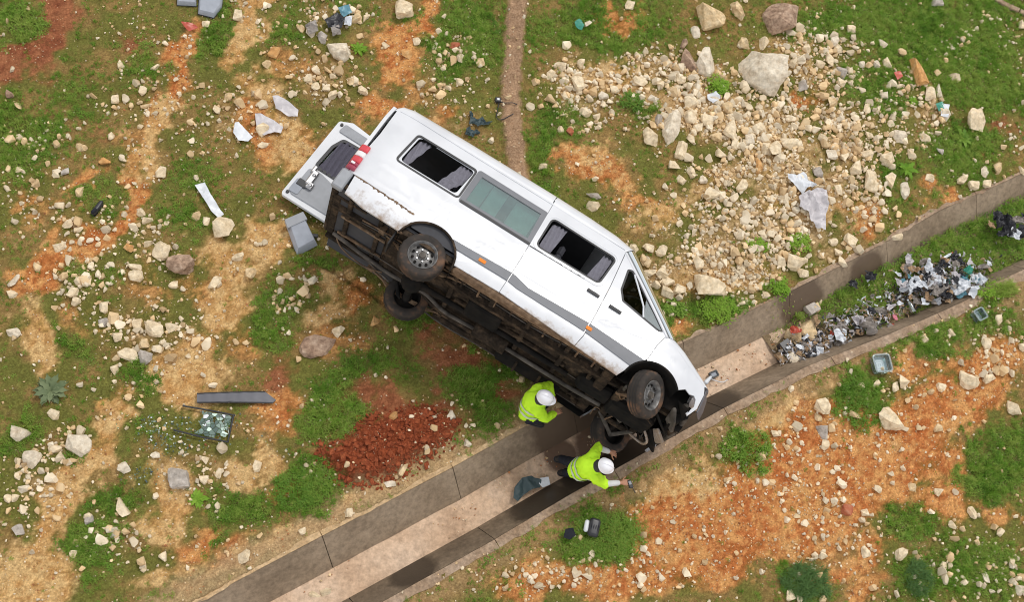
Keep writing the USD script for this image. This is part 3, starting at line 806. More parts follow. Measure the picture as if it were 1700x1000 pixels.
# opposite (lower) side: plain sheet with the same outline
left_all = shapely.union_all([side_rear, slide_door, front_door, fender]).buffer(.01).buffer(-.01).difference(REAR_ARCH).difference(FRONT_ARCH).difference(Polygon([(-5.3, 0), (-5.3, .86), (-4.2, .74), (-3.0, .56), (-.6, .48), (-.2, 0)]))
left_p = obj('left_side_panel', panel(left_all.difference(win_mid).difference(win_rear).difference(win_slide), side=1, edge=.14), pw, van)
obj('window_pane', panel(shapely.union_all([win_mid.buffer(.02), win_slide.buffer(.02)]), -.015, .006, side=1, edge=.2), MATS['pane_tinted'], left_p)

# side mouldings
mould = Polygon([(-3.36, .712), (-2.42, .742), (-2.36, .735), (-2.12, .672), (-1.11, .702), (-.24, .655), (-.14, .64), (-.28, .50), (-.36, .475), (-1.14, .552), (-2.26, .572), (-2.43, .602), (-3.25, .605)])
for x0, x1 in ((-3.4, -2.427), (-2.413, -1.15), (-1.138, -.155)):
    obj('side_moulding', panel(mould.intersection(sbox(x0, 0, x1, 2)).difference(REAR_ARCH.buffer(.015)).difference(FRONT_ARCH.buffer(.02)), .02, .022), MATS['grey_moulding'], van)
for x, z, w_ in ((-2.86, .655, .055), (-1.115, .625, .045)):
    obj('side_marker', panel(rounded([(x - w_, z - .025), (x + w_, z - .025), (x + w_, z + .025), (x - w_, z + .025)], .01), .03, .014), MATS['amber_lens'], van, label='orange side marker lamp')
# door handles, lock cover, sliding rail
for x, z in ((-1.31, 1.14), (-.93, 1.10)):
    obj('door_handle', panel(rounded([(x - .10, z - .017), (x + .10, z - .022), (x + .10, z + .014), (x - .10, z + .020)], .012), .035, .03), MATS['black_plastic'], sd_p if x < -1.2 else fd_p)
obj('slide_rail', panel(Polygon([(-2.42, 1.262), (-1.52, 1.268), (-1.52, 1.280), (-2.42, 1.276)]), .012, .012), MATS['black_plastic'], van)
obj('drip_rail', panel(Polygon([(-5.05, 2.145), (-1.22, 2.10), (-1.22, 2.115), (-5.05, 2.165)]), .008, .012, edge=.2), MATS['white_paint'], van)

# window frames, panes, curtains
def ring(outer, w, off, th=.02):
    return panel(outer.buffer(w * .2).difference(outer.buffer(-w)), off, th)


fr = obj('window_frame', ring(win_rear, .026, .004), MATS['black_plastic'], van)
obj('inner_trim', panel(win_rear.buffer(-.028).difference(affinity.translate(rounded([(-4.62, 1.375), (-4.585, 1.915), (-3.655, 1.905), (-3.70, 1.375)], .06), 0, 0)), -.012, .016), MATS['white_plastic'], fr, label='torn pale inner window trim')
for pts in ([(-4.60, 1.39), (-4.57, 1.86), (-4.50, 1.91), (-4.38, 1.91), (-4.50, 1.38)], [(-4.02, 1.38), (-3.86, 1.905), (-3.67, 1.90), (-3.70, 1.60), (-3.84, 1.38)]):
    v, f = panel(Polygon(pts), -.06, .008, edge=.03)
    v[:, 1] += .02 * np.sin(v[:, 0] * 95 + v[:, 2] * 8)
    obj('curtain', (v, f), MATS['curtain'], van, smooth=True)
fr = obj('window_frame', ring(win_mid, .075, .004), MATS['grey_moulding'], van)
obj('window_pane', panel(win_mid.buffer(-.06), -.004, .006), MATS['pane_tinted'], fr)
obj('frame_gasket', panel(LineString([(-3.59, 1.31), (-2.43, 1.295)]).buffer(.02, cap_style='flat'), .012, .012), MATS['black_plastic'], fr)
for x0, x1, nm in ((-3.56, -3.33, 'reflection_pale'), (-3.31, -3.06, 'white_plastic'), (-2.91, -2.54, 'white_plastic')):  # pale panels added behind the glass, standing in for sky reflection and curtains
    v, f = panel(sbox(x0, 1.36, x1, 1.90), -.09, .008, edge=.04)
    v[:, 1] += .006 * np.sin(v[:, 0] * 60)
    obj('sun_blind', (v, f), MATS['reflection_pale' if nm == 'reflection_pale' else 'pale_sheet'], van, smooth=True)
fr = obj('window_frame', ring(win_slide, .022, .006), MATS['black_plastic'], sd_p)
obj('frame_rim', panel(win_slide.buffer(.055).difference(win_slide.buffer(.03)), .012, .012), pw, sd_p)
for pts in ([(-2.31, 1.40), (-2.30, 1.84), (-2.22, 1.875), (-2.07, 1.87), (-2.12, 1.36), (-2.26, 1.36)], [(-1.52, 1.37), (-1.44, 1.84), (-1.30, 1.83), (-1.33, 1.40), (-1.40, 1.365)]):
    v, f = panel(Polygon(pts), -.055, .008, edge=.03)
    v[:, 1] += .018 * np.sin(v[:, 0] * 100 + v[:, 2] * 6)
    obj('curtain', (v, f), MATS['curtain'], van, smooth=True)
fr = obj('window_frame', ring(win_front, .024, .006), MATS['black_plastic'], fd_p)
obj('division_bar', tube([(-.93, -half_width(-.93, 1.80) - .0, 1.80), (-.78, -half_width(-.78, 1.6), 1.62), (-.60, -half_width(-.6, 1.4), 1.40), (-.53, -half_width(-.5, 1.25), 1.24)], .014, 6), MATS['white_plastic'], fd_p, smooth=True)
obj('quarter_pane', panel(Polygon([(-.52, 1.25), (-.26, 1.195), (-.22, 1.22), (-.44, 1.41), (-.62, 1.55)]), -.004, .006), MATS['pane_grey'], fd_p)

# roof, windscreen, bonnet: strips laid across the body from side to side
def across(path, mat_name, name, nexp=2.6, n=22, **kw):
    """path: rows of (x at the edge, z at the edge, x at the middle, z at the middle)"""
    P = np.array(path, float)
    phi = np.linspace(0, PI, n * 2 + 1)
    V = []
    for xe, ze, xm, zm in P:
        w = float(half_width(xe, ze)) - .004
        for a in phi:
            c, s = math.cos(a), math.sin(a)
            y = -np.sign(c) * w * abs(c) ** (2 / nexp)
            h = abs(s) ** (2 / nexp)
            V.append((xe + (xm - xe) * h, y, ze + (zm - ze) * h))
    k = len(phi)
    Fq = [[i * k + j, i * k + j + 1, (i + 1) * k + j + 1, (i + 1) * k + j] for i in range(len(P) - 1) for j in range(k - 1)]
    return obj(name, (np.array(V), np.array(Fq)), MATS[mat_name], van, smooth=50, **kw)


ZE = 2.15
roof_path = [(-5.13, 2.10, -5.13, 2.16), (-5.12, 2.12, -5.10, 2.32), (-5.08, 2.14, -5.03, 2.42), (-4.9, ZE, -4.88, 2.455), (-4.0, 2.15, -4.0, 2.475), (-2.47, 2.14, -2.47, 2.47)]
rp = across(roof_path, 'white_paint', 'roof')
across([(-2.455, 2.14, -2.455, 2.47), (-1.9, 2.12, -1.85, 2.455), (-1.5, 2.10, -1.35, 2.42), (-1.20, 2.075, -1.02, 2.33)], 'white_paint', 'roof')
rib_x = [(-4.6, -2.6)]
for y in (-.5, -.25, 0, .25, .5):
    obj('roof_rib', box_m(-4.5, -1.9, y - .03, y + .03, 2.40, 2.478 - .04 * abs(y), .01), pw, rp)
across([(-1.19, 2.072, -1.0, 2.32), (-1.05, 1.965, -.84, 2.17), (-.68, 1.65, -.42, 1.80), (-.30, 1.335, .0, 1.44), (-.11, 1.165, .22, 1.26)], 'pane_dark', 'windscreen')
across([(-.105, 1.16, .225, 1.25), (.10, 1.09, .36, 1.19), (.36, .97, .58, 1.08), (.55, .90, .76, .98), (.70, .86, .86, .90)], 'white_paint', 'bonnet')
# pillars beside the windscreen
for sgn in (-1, 1):
    pts = [(x, sgn * (float(half_width(x, z)) - .012), z) for x, z in ((-1.19, 2.06), (-.68, 1.64), (-.30, 1.325), (-.10, 1.15))]
    obj('windscreen_pillar', tube(bez(pts, 5), .03, 8), pw, van, smooth=True)
    obj('wiper', tube([(.15, sgn * .5, 1.275), (-.15, sgn * .2, 1.52), (-.28, sgn * .02, 1.645)], .011, 5), MATS['black_plastic'], van, smooth=True)
# front end: the bumper is torn off
obj('grille', box_m(.70, .82, -.56, .56, .62, .86, .03), MATS['black_plastic'], van)
for sgn in (-1, 1):
    hv = m3.Manifold.hull_points(np.array([(.62, sgn * .86, .60), (.62, sgn * .86, .86), (.74, sgn * .82, .60), (.71, sgn * .82, .87), (.83, sgn * .58, .62), (.81, sgn * .58, .87), (.66, sgn * .58, .62), (.66, sgn * .58, .87)]))
    obj('headlamp', arr(hv), MATS['clear_lens'], van)
bump = m3.Manifold.batch_hull([ball((.77, -.82, .70), .012), ball((.86, -.66, .62), .02), ball((.78, -.80, .50), .012), ball((.88, -.55, .56), .02), ball((.75, -.84, .84), .008), ball((.84, -.66, .80), .015)])
obj('bumper_corner', arr(bump), MATS['dark_trim'], van, label='crumpled dark bumper corner')
obj('radiator', box_m(.56, .66, -.60, .62, .30, .62, .02), MATS['under_black'], van)
obj('crash_bar', tube(bez([(.60, -.78, .50), (.72, -.5, .46), (.74, 0, .44), (.70, .5, .44), (.58, .82, .46)], 6), .045, 8), MATS['under_grey'], van, smooth=True)
for pts, mt in (([(.62, -.72, .56), (.70, -.66, .42), (.64, -.55, .36), (.56, -.60, .5)], 'under_black'), ([(.50, -.7, .40), (.60, -.58, .30), (.66, -.30, .30), (.52, -.36, .38)], 'under_grey'), ([(.45, .1, .34), (.62, .3, .26), (.70, .62, .3), (.5, .52, .36)], 'under_black'), ([(.52, -.10, .30), (.66, .0, .22), (.62, .22, .28), (.5, .1, .36)], 'white_dirty')):
    P = [ball(p, .02 + .015 * rnd.random(), 8) for p in pts]
    obj('torn_bracket', arr(m3.Manifold.batch_hull(P)), MATS[mt], van)

for k in range(7):
    r_ = np.random.default_rng(60 + k)
    c = np.array([.50 + .22 * r_.random(), -.80 + .9 * r_.random(), .36 + .22 * r_.random()])
    P = c + r_.normal(0, 1, (6, 3)) * [.09, .10, .07]
    obj('crushed_metal', arr(m3.Manifold.hull_points(P)), MATS[('under_black', 'under_black', 'underbody', 'under_grey')[k % 4]], van)
# rear end
wr = float(half_width(-5.1, 1.5))
right_rear = rounded([(.02, .62), (.02, 2.2), (.80, 2.2), (.90, 1.9), (.93, .62)], .04)
rwin2 = rounded([(.12, 1.36), (.12, 2.02), (.74, 2.02), (.80, 1.36)], .05)
v, f = arr(poly_cs(right_rear.difference(rwin2)).extrude(.05))
rd = obj('rear_door', _v := (np.c_[-5.13 - .05 + v[:, 2], -v[:, 0], v[:, 1]], f[:, ::-1] if False else f), pw, van)
v, f = arr(poly_cs(rwin2.buffer(.01)).extrude(.006))
obj('window_pane', (np.c_[-5.15 + v[:, 2], -v[:, 0], v[:, 1]], f), MATS['pane_tinted'], rd)
tl = thing('tail_light', parent=van)
for z0, z1, mt in ((1.17, 1.285, 'red_lens'), (1.075, 1.165, 'clear_lens'), (.965, 1.07, 'red_lens'), (.905, .96, 'maroon_lens'), (.835, .90, 'maroon_lens')):
    lens = union([box_m(-5.19, -5.045, -1.0, -.90, z0, z1, .012)])
    v, f = arr(lens.refine_to_length(.04))
    v[:, 1] += .05 * np.clip((-5.1 - v[:, 0]) / .1, 0, 1) ** 2
    obj('lens', (v, f), MATS[mt], tl)
obj('reflector_strip', box_m(-5.16, -5.10, -1.004, -.99, .915, .95, .004), MATS['clear_lens'], tl)
obj('tail_light', box_m(-5.17, -5.08, .86, .96, .84, 1.28, .02), MATS['red_lens'], van)
bm_ = box_m(-5.20, -5.10, -.86, .48, .50, .70, .04)
obj('rear_bumper', arr(bm_.refine_to_length(.15)), MATS['underbody'], van)
obj('bumper_corner', box_m(-5.205, -5.03, -.985, -.88, .475, .80, .02), MATS['grey_panel'], van, label='grey plastic rear bumper corner')

# left rear door, swung fully open and lying on the ground with its inner side up
dp = rounded([(-6.10, .82), (-6.06, 2.44), (-5.86, 2.54), (-5.20, 2.46), (-5.17, .80)], .05)
dwin = rounded([(-5.93, 1.52), (-5.90, 1.98), (-5.82, 2.18), (-5.30, 2.20), (-5.27, 1.50)], .06)


def lay(poly, y_top, th, name, mt, parent, bev=False, **kw):
    v, f = arr(poly_cs(poly).extrude(th).refine_to_length(.12))
    out = np.c_[v[:, 0], y_top + th - v[:, 2], v[:, 1]]
    return obj(name, (out, _orient(out, f)), MATS[mt], parent, **kw)


od = lay(dp.difference(dwin), .82, .06, 'open_rear_door', 'white_paint', van, label='rear door swung open flat on the ground')
lay(rounded([(-6.00, .90), (-5.98, 1.44), (-5.78, 1.46), (-5.55, 1.40), (-5.24, 1.44), (-5.24, .90)], .05), .800, .024, 'door_trim', 'grey_panel', od)
lay(rounded([(-6.04, .93), (-6.03, 1.18), (-5.88, 1.20), (-5.88, .93)], .03), .786, .018, 'door_pocket', 'grey_cushion', od)
lay(rounded([(-5.97, 2.27), (-5.94, 2.44), (-5.48, 2.42), (-5.48, 2.26)], .03), .800, .024, 'door_trim', 'grey_panel', od)
lay(dwin.buffer(.02).difference(dwin.buffer(-.03)), .806, .02, 'window_seal', 'black_plastic', od)
v, f = arr(poly_cs(Polygon([(-5.88, 1.52), (-5.83, 2.10), (-5.74, 2.18), (-5.44, 2.16), (-5.40, 1.8), (-5.55, 1.50)])).extrude(.01).refine_to_length(.03))
out = np.c_[v[:, 0], .81 + .022 * np.sin(v[:, 0] * 75 + 1.5 * np.sin(v[:, 1] * 4)) + v[:, 2], v[:, 1]]
obj('curtain', (out, _orient(out, f)), MATS['curtain_dark'], od, smooth=True)
obj('window_pane', (lambda q: (np.c_[q[0][:, 0], .865 - q[0][:, 2], q[0][:, 1]], q[1]))(arr(poly_cs(dwin.buffer(.01)).extrude(.005))), MATS['pane_tinted'], od)
obj('latch', arr(union([box_m(-5.90, -5.79, .745, .80, 1.16, 1.44, .02), box_m(-5.86, -5.74, .735, .79, 1.10, 1.22, .02), box_m(-5.93, -5.86, .75, .80, 1.38, 1.52, .02), ball((-5.80, .755, 1.15), .045), ball((-5.84, .755, 1.34), .035)])), MATS['steel'], od)
obj('grab_recess', box_m(-6.00, -5.84, .772, .788, 1.08, 1.20, .008), MATS['black_plastic'], od)
for x, z in ((-5.99, 2.40), (-6.03, .90)):
    obj('door_stop', arr(union([m3.Manifold.cylinder(.03, .028, .022, 10).rotate((90, 0, 0)).translate((x, .82, z))])), MATS['black_plastic'], od)
for z in (1.0, 2.2):
    obj('hinge', box_m(-5.24, -5.10, .80, .93, z - .05, z + .05, .015), MATS['under_grey'], od)

# inside: lining, floor, seats
def lining_strip(y0, y1):
    pass


obj('inner_floor', box_m(-5.08, -.5, -.90, .90, .52, .56), MATS['lining'], van)
obj('roof_lining', box_m(-5.05, -1.6, -.70, .70, 2.27, 2.30), MATS['lining'], van)
obj('side_lining', panel(front_door.buffer(-.02), -.04, .012, side=1, edge=.2), MATS['under_black'], van)  # added black sheet across the door window, standing in for cab shade
inner = shapely.union_all([side_rear, slide_door]).buffer(.01).buffer(-.03).intersection(sbox(-5.1, .56, -1.2, 2.3))
obj('side_lining', panel(inner.difference(win_rear).difference(win_mid).difference(win_slide), -.035, .012, edge=.2), MATS['lining'], van)
obj('side_lining', panel(inner, -.04, .012, side=1, edge=.2), MATS['lining'], van)
obj('dashboard', box_m(-.45, .15, -.82, .82, .80, 1.14, .08), MATS['black_plastic'], van)
obj('bulkhead', box_m(.12, .16, -.80, .80, .45, 1.10), MATS['under_black'], van)
obj('steering_wheel', (lambda t: (np.array(t.vertices), np.array(t.faces)))(trimesh.creation.torus(.2, .018, 24, 8, transform=trimesh.transformations.translation_matrix((-.62, .42, 1.2)) @ trimesh.transformations.rotation_matrix(1.1, [0, 1, 0]))), MATS['black_plastic'], van)


def seat_mesh(x, y):
    return union([box_m(x - .24, x + .24, y - .22, y + .22, .86, 1.0, .05), box_m(x - .32, x - .18, y - .22, y + .22, .95, 1.55, .05), box_m(x - .30, x - .20, y - .13, y + .13, 1.56, 1.76, .04), box_m(x - .2, x + .2, y - .03, y + .03, .56, .87, .01)])


for x in (-.75, -1.75, -2.65, -3.5, -4.4):
    for y in ((-.5, .5) if x > -1 else (-.55, .12, .60)):
        obj('seat', arr(seat_mesh(x, y)), MATS['seat_fabric'], van)

def rock_lump(k, s, p):
    r = np.random.default_rng(400 + k)
    q = r.normal(size=(12, 3)); q /= np.linalg.norm(q, axis=1)[:, None]
    return arr(m3.Manifold.hull_points(q * np.array([1.6, .9, .5]) * s + np.array(p)))


# ---------------- underside
ub, uk, ur, ug = MATS['underbody'], MATS['under_black'], MATS['under_rust'], MATS['under_grey']
fl = union([box_m(-4.2, -.45, -.92, .80, .43, .50), box_m(-5.10, -4.15, -.93, .62, .56, .62)])
v, f = arr(fl.refine_to_length(.06))
low_ = v[:, 2] < .52
v[:, 2] += np.where((v[:, 1] > .35) & (v[:, 0] < -3.0), .30 * (v[:, 1] - .35) * np.clip((-3.0 - v[:, 0]) / 1.4, 0, 1) * 2.2, 0)
v[:, 2] += np.where((v[:, 2] < .47) | ((v[:, 2] < .58) & (v[:, 0] < -4.2)), .022 * (np.round(meshkit.noise(v * [6, 9, 1]) * 3) / 3 - .5) + .012 * np.sin(v[:, 1] * 42), 0)
obj('floor_pan', (v, f), ub, van, smooth=20)
v, f = arr(union([box_m(-3.15, -.50, -.955, -.80, .32, .43, .03)]).refine_to_length(.06))
v += (meshkit.noise(v * 14)[:, None] - .5) * .02
obj('sill', (v, f), MATS['under_rust'], van, label='rusty mud caked right sill')
obj('sill', box_m(-3.15, -.50, .72, .82, .36, .46, .03), MATS['underbody'], van)
pts = [(x, .83 - .42 * float(smooth01(-3.0, -4.9, x)) + .012 * math.sin(x * 3), .37 + .012 * math.sin(x * 5) + .10 * float(smooth01(-3.0, -4.9, x))) for x in np.linspace(-4.9, -.45, 24)]
obj('sill_flange', tube(pts, .014, 6), ug, van, smooth=True, label='bright bent edge of the lower sill')
for y in (-.47, .47):
    pts = bez([(-5.08, y, .50), (-4.5, y, .50), (-4.0, y, .54), (-3.5, y, .52), (-3.0, y, .40), (-1.6, y, .38), (-.7, y, .38), (-.2, y * .92, .44), (.58, y * .9, .46)], 5)
    rail = [m3.Manifold.cube((.06, .075, .11), True).translate(tuple(p)) for p in pts]
    obj('chassis_rail', arr(union([m3.Manifold.batch_hull([a, b]) for a, b in zip(rail[:-1], rail[1:])])), ub, van)
for x, z in ((-4.85, .50), (-4.35, .50), (-3.05, .41), (-2.45, .40), (-1.85, .40), (-1.2, .40), (-.72, .40)):
    obj('cross_member', box_m(x - .035, x + .035, -.84, .40 if x < -4 else .74, z - .035, z + .03, .012), ub, van)
for k in range(9):
    x = -2.95 + k * .27
    obj('floor_brace', box_m(x - .015, x + .015, -.84, -.5, .385, .43, .006), MATS['under_rust' if k % 3 else 'underbody'], van)
obj('prop_shaft', tube([(-3.42, .0, .33), (-2.0, .02, .36), (-1.0, .04, .36)], .042, 10), uk, van, smooth=True)
obj('exhaust_pipe', tube(bez([(-.35, .22, .30), (-.9, .28, .31), (-1.6, .30, .32), (-2.4, .30, .33), (-3.0, .34, .33), (-3.4, .38, .44), (-3.9, .40, .42), (-4.3, .36, .42), (-5.0, .30, .46)], 6), .033, 8), ug, van, smooth=True)
obj('silencer', arr(m3.Manifold.batch_hull([m3.Manifold.cylinder(.55, .10, .10, 14).rotate((0, 90, 0)).translate((-2.5, .26, .34)), m3.Manifold.cylinder(.55, .10, .10, 14).rotate((0, 90, 0)).translate((-2.5, .36, .34))])), MATS['underbody'], van)
obj('fuel_tank', box_m(-2.05, -.95, .44, .74, .27, .42, .05), uk, van)
obj('tank_strap', box_m(-1.72, -1.68, .43, .75, .262, .30, .004), ub, van)
obj('tank_strap', box_m(-1.32, -1.28, .43, .75, .262, .30, .004), ub, van)
obj('battery_tray', box_m(-2.75, -2.2, -.40, .05, .30, .42, .03), uk, van)
obj('heat_shield', box_m(-2.95, -1.1, -.10, -.045, .37, .425, .01), ub, van)
for y, r, mt in ((-.62, .010, ug), (-.58, .008, uk), (-.70, .012, ur), (.12, .009, ug)):
    pts = [(x, y + .02 * math.sin(x * 2.3 + y * 9), .395 + .012 * math.sin(x * 4 + y)) for x in np.linspace(-4.6, -.5, 26)]
    obj('brake_pipe', tube(pts, r, 5), mt, van, smooth=True)
obj('rear_axle', arr(union([bone((-3.6, -.80, .31), .055, (-3.6, .80, .31), .055), ball((-3.6, .0, .31), .17, 16), bone((-3.6, 0, .31), .09, (-3.40, 0, .33), .06)])), uk, van, smooth=40)
for y in (-.62, .62):
    for k in range(3):
        pts = bez([(-4.30 + .14 * k, y, .44), (-3.95, y, .36 - .018 * k), (-3.6, y, .335 - .018 * k), (-3.25, y, .36 - .018 * k), (-2.90 - .14 * k, y, .41)], 4)
        obj('leaf_spring', tube(pts, .016, 6), MATS['under_rust'], van, smooth=True)
    obj('shock_absorber', arr(union([bone((-3.72, y * .9, .27), .03, (-3.95, y * .75, .55), .03), bone((-3.68, y * .9, .24), .018, (-3.72, y * .9, .27), .018)])), uk, van)
    obj('spring_hanger', box_m(-4.34, -4.24, y - .04, y + .04, .40, .55, .01), ur, van)
for y in (-.28, .22):
    obj('spare_wheel_bar', box_m(-4.95, -4.05, y - .02, y + .02, .46, .50, .01), ur, van)
obj('tow_bracket', arr(union([box_m(-5.14, -5.02, -.70, .44, .50, .58, .015), box_m(-5.1, -4.6, -.72, -.66, .50, .57, .012), box_m(-5.1, -4.6, .34, .40, .50, .57, .012)])), ub, van)
obj('hanging_strap', tube(bez([(-5.0, .3, .5), (-4.8, .46, .40), (-4.4, .52, .36), (-4.1, .5, .42)], 6), .012, 5), ur, van, smooth=True)
# front underside
obj('engine_sump', arr(union([box_m(-.30, .42, -.22, .26, .24, .55, .06), box_m(-.85, -.25, -.16, .20, .30, .50, .07), box_m(-.05, .30, -.30, -.18, .30, .46, .03)])), uk, van)
obj('subframe', arr(union([box_m(-.30, -.18, -.58, .58, .28, .36, .02), box_m(.22, .32, -.58, .58, .28, .36, .02), box_m(-.3, .32, -.60, -.50, .29, .36, .02), box_m(-.3, .32, .50, .60, .29, .36, .02)])), ub, van)
obj('inner_wing', box_m(-.42, .62, -.62, -.58, .40, .95, .01), uk, van)
obj('inner_wing', box_m(-.42, .62, .58, .62, .40, .95, .01), uk, van)
obj('engine_block', arr(union([box_m(-.25, .45, -.40, .40, .52, .98, .06), box_m(.05, .5, -.56, -.30, .46, .80, .05)])), uk, van)
obj('steering_rack', tube([(-.24, -.70, .32), (-.24, 0, .31), (-.24, .70, .32)], .026, 8), ug, van, smooth=True)
for s in (-1, 1):
    obj('control_arm', arr(union([bone((.05, s * .78, .24), .035, (-.28, s * .42, .30), .03), bone((.05, s * .78, .24), .035, (.27, s * .42, .30), .03)])), ur if s < 0 else ug, van)
    obj('drive_strut', arr(union([bone((.0, s * .70, .30), .045, (-.03, s * .60, .85), .05)])), uk, van)
    obj('drive_shaft', tube([(.03, s * .72, .31), (.03, s * .22, .36)], .03, 8), uk, van, smooth=True)
obj('loose_hose', tube(bez([(.35, .1, .3), (.5, .22, .20), (.46, .42, .22), (.2, .5, .3)], 6), .02, 6), MATS['white_dirty'], van, smooth=True)
obj('loose_hose', tube(bez([(.3, -.5, .34), (.46, -.42, .24), (.6, -.2, .26), (.52, 0, .36)], 6), .018, 6), uk, van, smooth=True)
obj('under_shield', box_m(-.62, -.46, -.80, .80, .33, .43, .02), ub, van)
rc = np.random.default_rng(5)
for k in range(16):
    x, y = rc.uniform(-.8, .62), rc.uniform(-.6, .62)
    a = np.array([x, y, rc.uniform(.24, .40)]); b = a + rc.normal(0, .16, 3) * [1, 1, .35]
    obj('hose', tube(bez([a, (a + b) / 2 + rc.normal(0, .05, 3), b], 5), rc.uniform(.008, .018), 6), (uk, ub, ug, ur)[k % 4], van, smooth=True)
for k in range(40):
    x, y = rc.uniform(-4.9, -.5), -rc.uniform(.45, .93)
    z = .56 if x < -4.2 else .42
    s = rc.uniform(.02, .05)
    obj('mud_lump', rock_lump(k, s, (x, y, z - .01)), MATS['under_rust' if k % 3 else 'underbody'], van)
obj('mudflap', box_m(-4.10, -4.08, -.90, -.62, .18, .45), MATS['rubber'], van)


# wheels
def lathe(profile, n=36):
    """profile rows (radius, axial) turned about the y axis"""
    P = np.array(profile, float)
    V = [(r * math.cos(t), a, r * math.sin(t)) for r, a in P for t in np.linspace(0, 2 * PI, n, endpoint=False)]
    Fq = []
    for i in range(len(P) - 1):
        for k in range(n):
            Fq.append([i * n + k, i * n + (k + 1) % n, (i + 1) * n + (k + 1) % n, (i + 1) * n + k])
    return np.array(V), np.array(Fq)


def tri(m):
    v, f = m
    return v, (np.vstack([f[:, [0, 1, 2]], f[:, [0, 2, 3]]]) if f.shape[1] == 4 else f)


def wheel(name, loc, side, steer=0.0, lean=0.0, flatten=1.0, **kw):
    """side -1 = right wheel (outer face towards -y)"""
    a = math.radians(steer)
    R_ = rotz(a) @ np.array([[1, 0, 0], [0, math.cos(lean), -math.sin(lean)], [0, math.sin(lean), math.cos(lean)]])
    w = thing(name, loc=loc, rot=R_, parent=van, **kw)
    o = side
    tv, tf = tri(lathe([(.205, o * .095), (.225, o * .110), (.27, o * .118), (.305, o * .112), (.328, o * .092), (.337, o * .05), (.339, 0), (.337, -o * .05), (.328, -o * .092), (.305, -o * .112), (.27, -o * .118), (.225, -o * .110), (.205, -o * .095), (.205, o * .095)], 48))
    g = np.abs(((np.arctan2(tv[:, 2], tv[:, 0]) * 24 / PI) % 2) - 1) > .62
    rad = np.linalg.norm(tv[:, [0, 2]], axis=1)
    sc = np.where((rad > .32) & g, .975, 1.0)
    tv[:, [0, 2]] *= sc[:, None]
    tv[:, 1] += .0
    ty = obj('tyre', (tv, _orient(tv, tf)), MATS['tyre_mud'], w, smooth=35)
    for yy in (-.045, .0, .045):
        gv_, gf_ = tri(lathe([(.3405, yy - .006), (.3415, yy), (.3405, yy + .006)], 48))
        obj('tread_groove', (gv_, gf_), MATS['rubber'], ty, smooth=True)
    rv, rf = tri(lathe([(.208, o * .10), (.213, o * .108), (.205, o * .112), (.195, o * .10), (.180, o * .07), (.172, o * .03), (.150, o * .035), (.125, o * .052), (.10, o * .06), (.075, o * .058), (.06, o * .07), (.0, o * .072)], 36))
    obj('rim', (rv, _o2(rv, rf, o)), MATS['rim_steel'], w, smooth=35)
    bv, bf = tri(lathe([(.205, -o * .10), (.19, -o * .09), (.18, o * .02), (.15, o * .02), (.08, o * .0), (.08, -o * .06), (.0, -o * .06)], 36))
    obj('rim_back', (bv, _o2(bv, bf, -o)), MATS['under_black'], w, smooth=35)
    holes = [m3.Manifold.cylinder(.02, .021, .021, 10).rotate((90, 0, 0)).translate((.137 * math.cos(t), o * .046 + .01, .137 * math.sin(t))) for t in np.linspace(0, 2 * PI, 10, endpoint=False)]
    for h in holes:
        obj('vent_hole', arr(h), MATS['under_black'], w)
    obj('hub', arr(m3.Manifold.cylinder(.05, .055, .045, 14).rotate((90, 0, 0)).translate((0, o * .085 + .025, 0))), MATS['under_grey'], w)
    nuts = [m3.Manifold.cylinder(.024, .013, .012, 6).rotate((90, 0, 0)).translate((.088 * math.cos(t), o * .066 + .012, .088 * math.sin(t))) for t in np.linspace(0, 2 * PI, 6, endpoint=False)]
    for h in nuts:
        obj('wheel_nut', arr(h), MATS['steel'], w)
    return w


def _o2(v, f, o):
    """faces of an open disc turned towards +-y"""
    c = np.cross(v[f[:, 1]] - v[f[:, 0]], v[f[:, 2]] - v[f[:, 0]])
    return f[:, ::-1] if c[:, 1].sum() * o < 0 else f


wheel('wheel', (-3.60, -.84, .295), -1, 0, .03, label='rear wheel on the raised side')
wheel('wheel', (-3.60, .66, .34), 1, 0, 0, label='rear wheel on the ground side')
wheel('wheel', (.03, -.83, .305), -1, 46, .0, label='front wheel on the raised side, steered over')
wheel('wheel', (.03, .82, .31), 1, 30, .0, label='front wheel on the ground side, steered over')

# ------------------------------------------------------------------ stones
def rock_mesh(seed, sx, sy, sz, n=26, fine=False):
    """an angular stone: hull of random points, chipped, its base about a third in the ground"""
    r = np.random.default_rng(seed)
    p = r.normal(size=(n, 3)); p /= np.linalg.norm(p, axis=1)[:, None]
    p = np.sign(p) * np.abs(p) ** .8
    p *= (.82 + .25 * r.random(n))[:, None]
    p *= np.array([sx, sy, sz]) / 2
    m = m3.Manifold.hull_points(p)
    for _ in range(4):
        d = r.normal(size=3); d /= np.linalg.norm(d)
        ext = (p @ d).max()
        m = m.trim_by_plane(tuple(-d), -ext * (.55 + .36 * r.random()))
    b = np.array(m.bounding_box()); ext = b[3:] - b[:3]
    m = m.translate(tuple(-(b[3:] + b[:3]) / 2)).scale((sx / ext[0], sy / ext[1], sz / ext[2]))
    if fine:
        size = max(sx, sy)
        v, f = arr(m.refine_to_length(size / 14))
        nn = meshkit.fbm(v / size * 6 + seed, 4, seed % 97)
        v = v * (1 + .22 * (nn - .5))[:, None]
        return v, f
    return arr(m)


